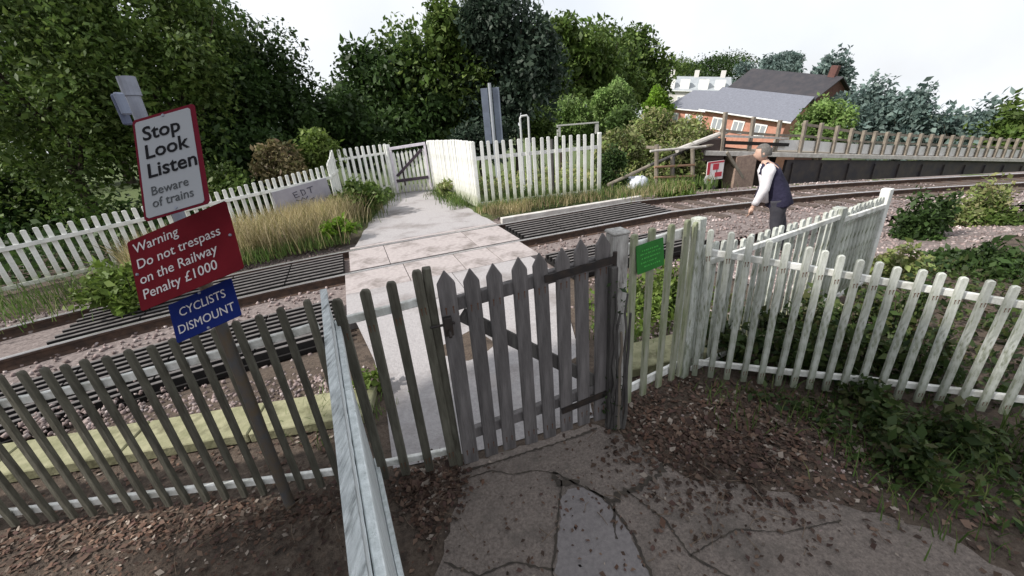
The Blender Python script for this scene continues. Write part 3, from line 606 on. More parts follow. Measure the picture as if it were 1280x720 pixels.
# ------------------------------------------------------------------ raised timber walkway and bridge beside the track
BRK = mat('brown_brick', (.34,.25,.20), .9, col2=(.24,.17,.14), scale=9, bump=.5)
TIMB = mat('silvered_timber', (.27,.235,.19), .8, col2=(.17,.145,.12), scale=6, bump=.4)
TIMBL = mat('pale_timber', (.55,.53,.50), .8, col2=(.40,.37,.34), scale=6, bump=.3)
GIRD = mat('dark_girder_paint', (.045,.04,.05), .6, col2=(.08,.065,.06), scale=3, bump=.2)
DL, DR = atv(880,190,10.3), atv(1092,195,9.75)
dd = (DR-DL); DE = DL + dd*2.6; dn = Vector((-dd.y, dd.x, 0)).normalized()
def dpx(px, py, off=0.0):     # a point on the walkway's near face
    r = ray(px, py); return CC + r*((DL-CC).dot(dn)/r.dot(dn)) + dn*off
br = thing('railway_bridge', Vector((DL.x, DL.y, -.3)), 'raised timber walkway with post-and-rail parapet on a dark girder beside the track', 'bridge')
Z = Vector((0,0,1))
mb = MB(); mb.beam(DL-Z*.03, DE-Z*.03, .16, .15); mb.build('edge_beam', TIMBL, br, bev=.01)
mb = MB(); mb.beam(DL+dn*1.6+Z*.02, DE+dn*1.6+Z*.02, 3.0, .10); mb.build('deck', TIMB, br)
ga = dpx(985,198); 
mb = MB(); mb.beam(ga+dn*.12-Z*.72, DE+dn*.12-Z*.72, .10, 1.32); mb.beam(ga+dn*.06-Z*1.25, DE+dn*.06-Z*1.4, .26, .05); mb.build('girder', GIRD, br)
for i in range(12):
    p = ga.lerp(DE, i/12+.02); mb = MB(); mb.box(p+dn*.04-Z*(.62+.13*i/12), (.06,.06,.95), Matrix.Rotation(math.atan2(dd.y,dd.x),3,'Z')); mb.build('stiffener', GIRD, br)
mb = MB(); pa, pb = dpx(919,192,.15), dpx(944,192,.15); pc = (pa+pb)/2
mb.box(Vector((pc.x,pc.y,pc.z-.95)), ((pb-pa).length,.5,1.8), Matrix.Rotation(math.atan2(dd.y,dd.x),3,'Z')); mb.build('pillar', BRK, br, bev=.01)
a_, b_ = dpx(878,176,.9), dpx(992,192,.9); mb = MB(); mb.beam(Vector((a_.x,a_.y,a_.z-1.1)), Vector((b_.x,b_.y,b_.z-1.0)), .3, 2.0); mb.build('abutment', mat('near_black_brick', (.05,.035,.032), .9, col2=(.03,.022,.02), scale=9, bump=.5), br)  # near-black brick wall closing the recess behind the pillar
mb = MB(); mb.beam(dpx(906,190,-.06), dpx(926,222,-.06), .10, .10); mb.build('brace', TIMB, br, bev=.008)
c_ = (dpx(876,174,.05)+dpx(906,201,.05))/2; mb = MB(); mb.box(c_+dn*.2, ((dpx(906,190)-dpx(876,190)).length, .5, .66), Matrix.Rotation(math.atan2(dd.y,dd.x),3,'Z')); mb.build('end_box', mat('dark_brown_boarding', (.045,.032,.03), .8, col2=(.07,.05,.045), scale=8, stretch=(1,1,8)), br, bev=.01)
tops = [(910,140),(945,146),(978,150),(1010,150.5),(1030,153.5),(1050,157),(1068,160),(1083,163)]
T_ = []
for i, (px, py) in enumerate(tops):
    t_ = dpx(px, py, .02); f = (t_-DL).dot(dd)/dd.dot(dd); b0 = DL+dd*f+dn*.02; T_.append((b0, t_))
st = (T_[-1][0]-T_[-2][0])
for i in range(1, 22): b0 = T_[7][0]+(T_[7][0]-T_[6][0])*i; T_.append((b0, b0+Z*(T_[7][1].z-T_[7][0].z)))
for b0, t_ in T_:
    mb = MB(); mb.box(((b0.x+t_.x)/2, (b0.y+t_.y)/2, (b0.z+t_.z)/2-.05), (.11,.10,t_.z-b0.z+.1), Matrix.Rotation(math.atan2(dd.y,dd.x),3,'Z')); mb.build('railing_post', TIMB, br, bev=.006)
for (x0,y0,x1,y1,m_,hh) in ((906,170,985,173,TIMBL,.07),(906,178,985,181,mat('shadow_gap_strip', (.02,.018,.017), .9),.11)):  # the near-black strip stands in for the shadow gap below the plank
    mb = MB(); mb.beam(dpx(x0,y0,-.02), dpx(x1,y1,-.02), .05, hh); mb.build('plank_and_shadow_strip', m_, br)
def between(f):   # point at fraction f of post height, along all posts
    return [b0+Z*((t_.z-b0.z)*f)+dn*.07 for b0, t_ in T_]
for f, m_, hh in ((.90,TIMB,.09),(.56,TIMB,.08),(.27,mat('white_parapet_board', (.74,.73,.71), .7, col2=(.6,.59,.57), scale=3),.34)):
    Q = between(f)[3 if f > .8 else 2 if f < .3 else 0:]; mb = MB()
    for a_, b_ in zip(Q[:-1], Q[1:]): mb.beam(a_, b_, .03, hh*(1 if a_.x > T_[1][0].x+.1 else .35) if f < .3 else hh)
    mb.build('handrail' if f > .3 else 'kick_board', m_, br)
# sloping hand rails of the approach, rustic fence, lineside signs, white sack
sr = thing('sloping_handrail', gnd(770,240), 'weathered sloping handrail climbing through the scrub to the walkway', 'handrail')
def sp_(px, py, v): return atv(px, py, v)
for (a_, b_, r_, m_) in ((sp_(760,231,10.2), sp_(812,207,10.4), .05, TIMB), (sp_(812,207,10.4), sp_(862,186,10.4), .05, DKPOST), (sp_(846,188,10.3), sp_(909,164,10.4), .08, TIMBL), (sp_(866,186,10.2), sp_(905,178,10.4), .05, TIMB)):
    mb = MB(); mb.tube([a_, b_], r_, 8); mb.build('rail', m_, sr)
for px, t_, b_ in ((766,228,242),(842,196,235)):
    mb = MB(); mb.tube([sp_(px,b_,10.35), sp_(px,t_,10.35)], .045, 8); mb.build('support', DKPOST, sr)
rf = thing('rustic_fence', sp_(820,236,10.1), 'rustic grey pole fence standing in scrub left of the walkway', 'fence')
for px, t_, b_ in ((820,181,238),(839,196,236),(866,186,240)):
    mb = MB(); mb.tube([sp_(px,b_,10.1), sp_(px+random.uniform(-1,1),t_,10.1)], .065 if px != 839 else .04, 8); mb.build('post', TIMB, rf)
for (x0,y0,x1,y1) in ((813,189,882,183),(818,209,868,206),(818,222,868,220)):
    mb = MB(); mb.tube([sp_(x0,y0,10.0), sp_(x1,y1,10.0)], .035, 7); mb.build('rail', TIMBL if y0 < 200 else mat('rusty_pole', (.28,.17,.11), .9), rf)
REDS = mat('bright_red_paint', (.45,.04,.06), .5); WS = mat('sign_white_paint', (.72,.68,.68), .5)
sg = sp_(894,213,9.55); ls = thing('trackside_sign', Vector((sg.x,sg.y,-.3)), 'small red and white lineside sign on a stub post below the walkway', 'sign')
mt = oriented(sg, (.9,.25,0), (0,0,1)); plate('panel', .62, .56, .02, WS, ls, mt, .01)
for x0,x1,z0,z1 in ((-.30,-.20,-.26,.27),(-.10,.12,.02,.2),(.0,.26,-.2,-.06),(-.2,.3,.22,.27)):
    mb = MB(); mb.prism([(x0,z0),(x1,z0),(x1,z1),(x0,z1)], .004, mt @ Matrix.Translation((0,-.006,0))); mb.build('red_mark', REDS, ls)
mb = MB(); mb.tube([Vector((sg.x+.05,sg.y+.06,-.45)), Vector((sg.x+.05,sg.y+.06,sg.z+.2))], .05, 8); mb.build('post', DKPOST, ls)
s4 = sp_(886,225,9.5); l4 = thing('marker_plate', s4-Z*.4, 'small tilted round white marker plate beside the red lineside sign', 'sign')
mb = MB(); mt = oriented(s4, (.85,.2,-.4), (.35,0,.9)); mb.prism([(.17*math.cos(a*math.pi/8), .15*math.sin(a*math.pi/8)) for a in range(16)], .015, mt); mb.build('plate', WS, l4)
mb = MB(); mb.prism([(-.07,-.02),(.07,-.02),(.07,.03),(-.07,.03)], .003, mt @ Matrix.Translation((0,-.005,0))); mb.build('mark', REDS, l4)
mb = MB(); mb.tube([s4-Z*.45+Vector((0,.03,0)), s4+Vector((0,.03,0))], .03, 6); mb.build('stub', DKPOST, l4)
def lump(name, c, r, m, label, cat, amp=.18, seed=1):
    bm = bmesh.new(); bmesh.ops.create_icosphere(bm, subdivisions=3, radius=1); rnd = np.random.RandomState(seed); ph = rnd.rand(9)*6
    for v in bm.verts:
        p = v.co; k = 1+amp*(math.sin(p.x*3+ph[0])*math.cos(p.y*3.3+ph[1])+.5*math.sin(p.z*6+ph[2]+p.x*4)+.3*math.sin(p.y*11+p.x*9+ph[3]))
        v.co = Vector((p.x*r[0]*k, p.y*r[1]*k, max(p.z, -.55)*r[2]*k))
    me = bpy.data.meshes.new(name); bm.to_mesh(me); bm.free(); me.materials.append(m); me.polygons.foreach_set('use_smooth', [True]*len(me.polygons))
    return tag(link(name, me, loc=c), label, cat)
lump('white_sack', sp_(795,231,10.25), (.34,.28,.27), mat('white_bag_plastic', (.66,.68,.74), .5, col2=(.5,.52,.6), scale=3), 'crumpled white sack dumped in scrub by the sloping handrail', 'sack')
# ------------------------------------------------------------------ houses
BRICK = mat('warm_red_brick', (.53,.27,.20), .9, col2=(.43,.20,.145), scale=3, bump=.2, col3=(.46,.26,.21), scale3=1.2, amt3=.35)
BRICKD = mat('dark_red_brick', (.14,.07,.06), .9, col2=(.10,.05,.045), scale=3, bump=.2)
SLATE = mat('blue_grey_slate', (.20,.21,.25), .75, col2=(.135,.142,.17), scale=5, bump=.5, bscale=6, stretch=(.6,3.2,3.2), col3=(.17,.17,.19), scale3=2.2, amt3=.3)
SLATED = mat('dark_slate', (.035,.035,.042), .7, col2=(.055,.05,.055), scale=1.2, bump=.2)
SLATEL = mat('pale_grey_slate', (.34,.37,.39), .7, col2=(.28,.30,.32), scale=1.5, bump=.2)
WFR = mat('white_window_frame', (.8,.8,.78), .5); GLS = mat('window_glass', (.34,.36,.39), .1, spec=.6)
def house(label, Pl, Pr, wh, depth, rh, wall, roof, wins=(), name='brick_house', group=None, over=.35, chim=()):
    x = (Pr-Pl); W = x.length; x.normalize(); y = Z.cross(x).normalized(); z = x.cross(y)
    R = Matrix((x, y, z)).transposed(); t = thing(name, Pl-z*wh, label, 'house', group)
    def g(a, b, c): return Pl + x*a + y*b + z*c
    def quadbox(P): return [g(*p) for p in P]
    mb = MB(); mb.hexa(quadbox([(0,0,-wh),(W,0,-wh),(W,depth,-wh),(0,depth,-wh),(0,0,-.02),(W,0,-.02),(W,depth,-.02),(0,depth,-.02)]))
    for a in (0.0, W): 
        e = .01 if a == 0 else -.01
        mb.poly([g(a+e,0,-.03), g(a+e,depth,-.03), g(a+e,depth/2,rh-.05)])
    mb.build('wall', wall, t)
    mb = MB(); th = .12; k = over
    for s in (0, 1):
        ya, yb = (-k, depth/2) if s == 0 else (depth+k, depth/2); za = -k*rh/(depth/2)
        mb.hexa([g(-k,ya,za), g(W+k,ya,za), g(W+k,yb,rh), g(-k,yb,rh), g(-k,ya,za+th), g(W+k,ya,za+th), g(W+k,yb,rh+th), g(-k,yb,rh+th)])
    ro = mb.build('roof', roof, t)
    mb = MB(); mb.tube([g(-k,-k-.05,-k*rh/(depth/2)), g(W+k,-k-.05,-k*rh/(depth/2))], .07, 6); mb.build('gutter', WFR, t)
    for a in chim:
        mb = MB(); c = g(a, depth/2, rh+.5); mb.box(c, (.8,.6,1.4), R); mb.build('chimney', wall, ro)
    for a, c, w_, h_ in wins:
        mb = MB(); 
        mb.box(g(a,-.03,c), (w_,.10,h_), R); f = mb.build('window', WFR, t)
        mb = MB(); mb.box(g(a-w_*.22,-.075,c), (w_*.36,.03,h_*.78), R); mb.box(g(a+w_*.22,-.075,c), (w_*.36,.03,h_*.78), R); mb.build('pane', GLS, f)
    return t
h2l, h2r = aty(883,134.5,46), aty(985,149,40); W2 = (h2r-h2l).length
house('long red brick house with blue-grey slate roof, behind the walkway', h2l, h2r, 6, 7.5, 1.75, BRICK, SLATE, [(W2*f,-1.35,1.15,1.2) for f in (.20,.47,.74)], over=.5)
h1l, h1r = aty(838,133,54), aty(884,137,48); W1 = (h1r-h1l).length
house('smaller red brick house with slate roof at the left of the long one', h1l, h1r, 6, 7, 1.5, BRICK, SLATE, [(W1*f,-1.3,1.0,1.3) for f in (.2,.55,.85)], over=.4)
h3l, h3r = aty(828,112,84), aty(912,114,80); W3 = (h3r-h3l).length
t3 = house('pale grey roofed terrace with white dormers, farthest back', h3l, h3r, 9, 9, 2.4, mat('pale_render', (.62,.60,.57), .8), SLATEL, [(W3*f,-1.8,1.3,1.6) for f in (.1,.3,.5,.7,.9)], name='terrace_house', chim=(W3*.12, W3*.5, W3*.9))
x3 = (h3r-h3l).normalized(); y3 = Z.cross(x3).normalized(); R3 = Matrix((x3, y3, x3.cross(y3))).transposed()
for f in (.12,.34,.62,.86):
    mb = MB(); mb.box(h3l+x3*W3*f+y3*1.0+Z*1.0, (1.6,1.8,1.7), R3); mb.build('dormer', WFR, t3)
h4l, h4r = aty(914,110,62), aty(1014,124,52); W4 = (h4r-h4l).length
house('dark slated building with brown gable standing behind the long brick house', h4l, h4r, 9, 8, 2.2, BRICKD, SLATED, [(W4*.18,-1.2,1.6,1.2)], name='slate_building', over=.5, chim=(W4*.93,))
# ------------------------------------------------------------------ foliage
LD = leafmat('dark_hedge_leaf', [(.018,.036,.010),(.042,.078,.020),(.026,.054,.014),(.07,.12,.032)])
LM = leafmat('mid_green_leaf', [(.038,.068,.013),(.09,.14,.03),(.055,.10,.02),(.15,.20,.055)])
LB = leafmat('bluish_dark_leaf', [(.018,.032,.020),(.038,.06,.040),(.026,.046,.030),(.065,.09,.062)])
LY = leafmat('yellow_green_leaf', [(.08,.13,.02),(.14,.20,.04),(.10,.16,.03),(.19,.24,.07)])
LL = leafmat('light_hedge_leaf', [(.10,.17,.04),(.16,.24,.07),(.12,.20,.055),(.21,.28,.10)])
LO = leafmat('olive_scrub_leaf', [(.12,.17,.045),(.21,.26,.08),(.26,.23,.12),(.14,.21,.05),(.31,.30,.17)])
LT = leafmat('tan_seedhead_leaf', [(.20,.155,.08),(.12,.12,.045),(.27,.21,.12),(.10,.11,.035),(.16,.10,.07)])
LH = leafmat('haze_tinted_leaf', [(.08,.125,.115),(.14,.19,.175),(.105,.155,.14),(.19,.245,.22)])  # lighter, bluer leaf: distance haze put into the colour
LBR = leafmat('bright_lime_leaf', [(.10,.20,.015),(.17,.29,.03),(.13,.24,.02),(.22,.33,.06)])
BARK = mat('bark', (.07,.055,.04), .95, col2=(.04,.032,.025), scale=7, bump=.6)
CORE = mat('inner_leaf_mass', (.012,.020,.009), .95, col2=(.02,.032,.014), scale=3)
def crown_pts(c, r, n, K, fill=.25, low=-.8):
    c = np.array(c); r = np.array(r); out = []
    ks = []
    while len(ks) < K:
        d = np.random.normal(size=3); d /= np.linalg.norm(d)
        if d[2] < low: continue
        ks.append(d*(fill+(1-fill)*np.random.rand()**.5))
    ks = np.array(ks); wts = np.random.rand(K)+.5; idx = np.random.choice(K, n, p=wts/wts.sum())
    g = np.random.normal(size=(n,3)); g /= np.linalg.norm(g, axis=1)[:,None]; rad = (.24+.22*np.random.rand(K))[idx]*np.random.rand(n)**.45
    return c + (ks[idx]*.80 + g*rad[:,None])*r
def plant(name, label, cat, base, cx, r, n, size, m, group=None, K=26, trunk=0, core=.0, aspect=.55, parts=True, low=-.7, up=.35):
    t = thing(name, base, label, cat, group); b = np.array(base); P = crown_pts(cx, r, n, K, low=low)
    gz = base[2]+.02; P[:,2] = np.maximum(P[:,2], gz+np.random.rand(len(P))*.1)
    V, F = leaves(P-b, size, aspect, up); link('crown' if trunk else 'leaves', rawmesh('leaves', V, F, m), t)
    if trunk:
        mb = MB(); top = Vector(cx); bz = Vector(base)
        mb.tube([bz-Vector((0,0,.3)), bz.lerp(top,.35)+Vector((random.uniform(-.15,.15),0,0)), bz.lerp(top,.8)], [trunk, trunk*.8, trunk*.45], 9)
        for i in range(6):
            a = i*1.05+random.random(); s = bz.lerp(top, .35+.09*i); e = top + Vector((math.cos(a)*r[0]*.6, math.sin(a)*r[1]*.6, random.uniform(-.2,.5)*r[2])); mb.tube([s, s.lerp(e,.5)+Vector((0,0,.1*r[2])), e], [trunk*.4, trunk*.25, trunk*.1], 6)
        mb.build('trunk', BARK, t)
    else:
        mb = MB()
        for i in range(5):
            e = Vector(cx)+Vector((random.uniform(-.6,.6)*r[0], random.uniform(-.6,.6)*r[1], random.uniform(0,.6)*r[2])); b_ = Vector(base)+Vector((random.uniform(-.2,.2)*r[0], random.uniform(-.2,.2)*r[1], -.05)); mb.tube([b_, b_.lerp(e,.5)+Vector((random.uniform(-.1,.1)*r[0],0,0)), e], [max(.006,r[0]*.02), max(.005,r[0]*.014), .004], 5)
        mb.build('stem', BARK, t)
    return t
def tree(label, px, y, top, bot, hw, m, n, size, group, trunk=.16, name='tree', cat='tree', K=30, depth=.8, fz=1.0):
    c = aty(px, (top+bot)/2, y); dpt = c.y*math.cos(PITCH)-(c.z-CH)*math.sin(PITCH)
    rx = hw/FPX*dpt; rz = (bot-top)/2/FPX*dpt*fz; z0 = zg(c.x, c.y)
    return plant(name, label, cat, (c.x, c.y, z0), (c.x, c.y, c.z), (rx, rx*depth, rz), n, size, m, group, K, trunk)
G1 = 'dark trees behind the far left fence'; G2 = 'trees in the distance beyond the field'
tree('dark bushy tree at the far left edge behind the railway signs', 40, 12, -130, 350, 150, LM, 36000, .115, G1, name='bushy_tree')
tree('mid green tree rising directly behind the white Stop sign', 215, 13.5, -60, 285, 120, LM, 34000, .115, G1, name='bushy_tree')
tree('dark blue-green tree right of the white sign, ragged at its top', 325, 16, 40, 270, 84, LD, 26000, .14, G1, name='bushy_tree')
tree('low dark tree behind the board on the far left fence', 300, 14, 140, 300, 95, LD, 9000, .15, G1, name='bushy_tree')
tree('low dark tree under the gap of sky, behind the yellowish shrub', 410, 18, 108, 240, 66, LD, 13000, .18, G1, name='bushy_tree')
tree('broad dark green tree above the far gate', 490, 21, 55, 220, 88, LD, 20000, .22, G1, name='bushy_tree')
tree('tall glossy green tree left of the twin-panel sign', 555, 22, 0, 215, 80, LM, 20000, .22, G1, name='bushy_tree')
tree('tall blackish tree right behind the twin-panel sign', 640, 21, -20, 215, 72, LB, 20000, .21, G1, name='bushy_tree')
tree('low dark bush below the twin-panel sign, left of the hoop post', 600, 17.5, 148, 215, 46, LB, 5000, .14, G1, name='bushy_tree', trunk=.06)
for lab, px, y, top, bot, hw, m in (('leafy distant tree just right of the blackish tree', 700, 46, 36, 160, 62, LM), ('deep green distant tree above the trimmed hedge', 748, 50, 30, 150, 66, LM), ('dark distant tree above the pale rounded bush', 790, 60, 40, 150, 52, LM), ('distant tree left of the pale grey terrace', 826, 115, 62, 150, 60, LM), ('tall distant tree rising behind the pale grey terrace', 885, 125, 66, 122, 60, LD), ('thin pale distant tree behind the dark slated building', 960, 95, 66, 116, 46, LH)):
    tree(lab, px, y, top, bot, hw, m, 15000, .46, G2, .3, name='distant_tree')
tree('trimmed pale green hedge in the field beyond the white fence', 712, 30, 124, 195, 36, LL, 16000, .17, None, .06, name='hedge', cat='hedge', K=40)
tree('trimmed green hedge block standing behind the hoop post and field edge', 748, 31, 122, 190, 30, LL, 14000, .17, None, .06, name='hedge', cat='hedge', K=40)
tree('rounded pale green bush left of the lime bush', 768, 28, 98, 172, 30, LL, 14000, .16, None, .08, name='round_bush', cat='bush')
tree('small bright lime green bush in front of the brick houses', 822, 26, 113, 160, 21, LBR, 8000, .14, None, .06, name='round_bush', cat='bush')
GS = 'scrub bushes beyond the far rail'
for lab, px, y, top, bot, hw, m, n in (('olive scrub bush with brown seed heads under the lime bush', 815, 18, 142, 215, 52, LO, 12000), ('olive scrub bush just right of the white fence end', 776, 15.5, 158, 240, 36, LO, 10000), ('greenish scrub bush in front of the brick house wall', 862, 19, 148, 205, 40, LO, 10000), ('dark bramble bush against the end of the far white fence', 765, 12.6, 180, 256, 22, LD, 3500), ('scrub bush behind the rustic pole fence', 845, 13.6, 180, 240, 34, LO, 8000), ('low fresh green weed bush by the far rail below the pole fence', 845, 11.4, 226, 256, 30, LY, 2500)):
    tree(lab, px, y, top, bot, hw, m, n, .12 if y > 13 else .08, GS, .03, name='scrub_bush', cat='bush')
GH = 'bluish trees behind the walkway railing'
for lab, px, y, top, bot, hw, m, n, s in (('yellow-green tree right behind the walkway posts', 1030, 24, 124, 200, 36, LL, 5000, .2), ('tall blue-grey tree beside the dark slated building', 1032, 60, 74, 170, 32, LH, 6000, .5), ('blue-green tree behind the middle of the walkway railing', 1075, 38, 102, 200, 44, LH, 7000, .34), ('blue-green tree at the right end of the walkway railing', 1128, 36, 112, 215, 44, LH, 7000, .34), ('dim blue-green tree beyond the right end of the bridge', 1195, 34, 122, 230, 52, LH, 7000, .34), ('dim green tree at the far right above the girder', 1265, 32, 120, 240, 56, LM, 7000, .34)):
    tree(lab, px, y, top, bot, hw, m, n, s, GH, .2, name='hillside_tree')
tree('tan dry shrub with seed heads above the far left fence', 350, 12.0, 172, 245, 34, LT, 4000, .09, None, .03, name='dry_shrub', cat='shrub')
tree('yellowish green shrub at the corner of the far left fence', 398, 13.0, 160, 225, 28, LY, 3500, .11, None, .03, name='dry_shrub', cat='shrub')
tree('leafy tall weeds behind the fence at the left of the signs', 285, 11.0, 200, 290, 40, LM, 4000, .10, None, .03, name='tall_weeds', cat='weeds')
# unseen tree added left behind the camera to shade the near ground
plant('added_shade_tree', 'unseen broad leafy tree added behind the viewer to shade the near path', 'tree', (-5.4,-1.7,0), (-5.0,-1.35,5.4), (2.7,2.6,2.3), 18000, .28, LM, None, 40, .22)
# weeds at the foot of the right-hand fences
GW = 'weeds growing between the right-hand fences'
spots = [(885,440,.26,'dense weed clump at the left end of the right fence foot'),(930,455,.24,'low weed clump behind the fourth to sixth white pickets'),(985,462,.26,'dark weed clump in the middle of the right fence foot'),(1030,465,.30,'taller fresh green weed clump twined round the middle right pickets'),(1085,462,.28,'weed clump left of the frame-side pickets'),(1000,425,.30,'weeds between the two right fences under their crossing rails'),(1060,420,.32,'weeds below the close-set end panel'),(950,420,.22,'small weeds in the narrow corner between the fences'),(1120,430,.34,'weeds by the end post of the receding fence'),(1150,480,.32,'weed clump beyond the last right pickets')]
LW = leafmat('weed_leaf', [(.018,.035,.012),(.05,.085,.022),(.03,.05,.016),(.085,.12,.035),(.06,.05,.025)])
for px, py, h, lab in spots:
    q = gnd(px, py); z0 = zg(q.x, q.y)
    plant('weed_clump', lab, 'weeds', (q.x, q.y, z0), (q.x, q.y, z0+h*.75), (.26, .22, h*1.05), 620, .055, LW, GW, 14, 0, low=-.9)
GN = 'weeds on the near side of the right fence'
for px, py, h, lab in ((1075,505,.16,'low weed clump just in front of the right fence'),(1105,540,.20,'green weed clump on leaf litter at the right'),(1125,590,.18,'weed clump lowest at the right beside the dirt'),(1200,560,.22,'weed clump outermost at the right of the dirt')):
    q = gnd(px, py); plant('weed_clump', lab, 'weeds', (q.x, q.y, 0), (q.x, q.y, h*.6), (.20,.20,h), 500, .05, LW, GN, 12, 0, low=-.9)
q = gnd(466,488); plant('weed_clump', 'bright green leafy weed glimpsed between the dark pickets left of the gate', 'weeds', (q.x, q.y, 0), (q.x, q.y, .12), (.13,.15,.14), 260, .06, LY, None, 8, 0)
q = gnd(455,270); plant('weed_clump', 'green nettle clump below the short fence at the far gate', 'weeds', (q.x, q.y, 0), (q.x, q.y, .5), (.8,.7,.55), 2200, .11, LM, None, 16, 0)
q = gnd(425,302); plant('weed_clump', 'fresh green weed at the path edge beside the dry grass', 'weeds', (q.x, q.y, 0), (q.x, q.y, .25), (.45,.35,.3), 900, .09, LBR, None, 12, 0)
q = gnd(562,246); plant('weed_clump', 'green weeds along the foot of the slanted white return', 'weeds', (q.x, q.y, 0), (q.x, q.y, .25), (.45,.9,.35), 1200, .09, LO, None, 16, 0)
q = gnd(160,385); plant('weed_clump', 'bright green weeds left of the red sign beyond the track', 'weeds', (q.x, q.y, -.1), (q.x, q.y, .3), (.7,.5,.45), 1500, .09, LY, None, 14, 0)
# ------------------------------------------------------------------ grasses, litter
def region(n, f):
    P = []
    while len(P) < n:
        q = f()
        if q is not None: P.append(q)
    return np.array(P)
def along(a, b, wd, z=0.0):
    a = Vector((*a,0)); b = Vector((*b,0)); d = (b-a).normalized(); s = Vector((-d.y,d.x,0))
    def f():
        p = a.lerp(b, random.random()) + s*random.gauss(0, wd); return (p.x, p.y, max(z, zg(p.x,p.y)))
    return f
GT = leafmat('dry_grass_blade', [(.42,.35,.20),(.26,.23,.11),(.52,.43,.28),(.17,.18,.06),(.36,.28,.17)], trans=.35)
GG = leafmat('green_grass_blade', [(.05,.10,.02),(.10,.16,.04),(.07,.12,.03),(.17,.19,.07)], trans=.3)
P = np.concatenate([region(2600, along((-7.4,7.5),(-4.0,11.2),.28)), region(1500, along((-6.6,8.0),(-3.9,10.2),.30)), region(900, along((-4.1,9.4),(-4.1,12.2),.25)), region(1500, along((-6.9,7.0),(-3.6,8.9),.2)), region(1200, along((-5.2,9.4),(-4.2,10.8),.3))])
tag(link('dry_grass', blademesh('dry_grass', P, np.full(len(P),.72), .018, GT, .55)), 'tall dry straw-coloured grass below the far left fence', 'grass', kind='stuff')
P = np.concatenate([region(1100, along((-.75,10.35),(2.6,10.85),.16)), region(300, along((-.4,9.9),(.6,10.2),.15)), region(500, along((2.8,10.9),(5.2,11.3),.3))])
tag(link('dry_grass', blademesh('dry_grass', P, np.full(len(P),.26), .016, GT, .6)), 'short dry grass tufts along the foot of the far white fence', 'grass', kind='stuff')
P = np.concatenate([region(1500, along((-6.8,7.3),(-3.6,9.9),.25)), region(900, along((-3.9,10),(-4.2,14),.3)), region(2200, along((-.4,11.4),(2.8,12.0),.5)), region(700, along((-.8,10.5),(2.7,11.0),.2)), region(700, along((-1.1,11),(-2.3,14),.2)), region(700, along((2.8,11.0),(6,11.6),.4)), region(900, along((-9,5),(-6.5,7),.5)), region(900, along((-6.4,6.75),(-3.5,8.6),.14))])
tag(link('green_grass', blademesh('green_grass', P, np.full(len(P),.32), .016, GG, .6)), 'green grass growing among the dry grass at the far fences', 'grass', kind='stuff')
P = np.concatenate([region(500, along((1.5,2.6),(4,1.6),.22)), region(420, along((2.0,1.75),(3.6,1.5),.28)), region(300, along((.9,3.3),(3.0,4.2),.35)), region(350, along((1.0,3.7),(2.4,4.4),.3)), region(160, along((-1.9,3.0),(-1.2,2.6),.2))])
tag(link('green_grass', blademesh('green_grass', P, np.full(len(P),.16), .008, GG, .8)), 'short green grass at the foot of the near right fence', 'grass', kind='stuff')
LF = leafmat('fallen_leaf', [(.075,.045,.034),(.12,.068,.048),(.05,.034,.027),(.17,.115,.085),(.085,.048,.042),(.04,.027,.022),(.10,.065,.05),(.06,.04,.03),(.34,.29,.25)], trans=.1, rough=.8)
def litter(n, f, size):
    n = int(n*1.7); size *= .72
    P = region(n, f); rng = np.random; d = rng.rand(n)*2*np.pi
    D = np.stack([np.cos(d), np.sin(d), rng.normal(size=n)*.25], 1); S = np.stack([-np.sin(d), np.cos(d), rng.normal(size=n)*.35], 1)
    L = (size*np.clip(np.exp(rng.normal(size=n)*.32), .4, 1.7))[:,None]; up = np.array([0,0,1.])*L
    P = P + np.array([0,0,.006])
    V = np.stack([P, P+D*L*.42+S*L*.34+up*.28*rng.rand(n)[:,None], P+D*L+up*.05, P+D*L*.5-S*L*.26+up*1.6*(.22*rng.rand(n))[:,None]], 1).reshape(-1,3)
    V[:,2] = np.maximum(V[:,2], .009)
    return V, np.arange(4*n).reshape(n,4)
def blob(c, s, z=.0):
    def f():
        return (random.gauss(c[0], s[0]), random.gauss(c[1], s[1]), max(z, 0)+random.random()*.012)
    return f
VV = []; FF = []; o = 0
for n, f, s in ((900, blob((1.45,2.25),(.36,.20)), .055), (420, blob((1.9,1.95),(.45,.25)), .05), (300, blob((1.05,2.2),(.22,.22)), .045), (500, along((1.4,2.72),(3.2,2.1),.16), .05), (260, blob((1.1,1.7),(.45,.25)), .035), (420, blob((-.66,1.98),(.13,.09)), .05), (160, blob((-.62,1.8),(.07,.14)), .045), (900, along((-1.2,1.9),(-3.4,1.75),.13), .042), (40, blob((.1,1.9),(.4,.3)), .028), (90, blob((1.5,2.2),(.4,.22)), .062), (30, blob((1.2,1.75),(.4,.2)), .055), (35, along((-1.2,1.9),(-3.4,1.75),.12), .062), (160, blob((-.64,1.93),(.10,.11)), .055), (240, along((.8,2.5),(1.5,2.95),.10), .045), (260, blob((2.6,1.6),(.4,.3)), .05), (300, along((-1.3,2.4),(-3.6,2.2),.22), .05), (700, blob((-2.0,1.45),(.9,.22)), .032)):
    v_, f_ = litter(n, f, s); VV.append(v_); FF.append(f_+o); o += len(v_)
tag(link('leaf_litter', rawmesh('leaf_litter', np.concatenate(VV), np.concatenate(FF), LF)), 'fallen brown leaves scattered over the dirt by the gate', 'fallen leaves', kind='stuff')
Vv, Ff = stones(500, 0, 1, 0, 1, .02, 0)
VV = []; FF = []; o = 0
bs = np.array([(0,0,1),(1,0,0),(0,1,0),(-1,0,0),(0,-1,0),(0,0,-1)], float); fc = np.array([(0,1,2),(0,2,3),(0,3,4),(0,4,1),(5,2,1),(5,3,2),(5,4,3),(5,1,4)])
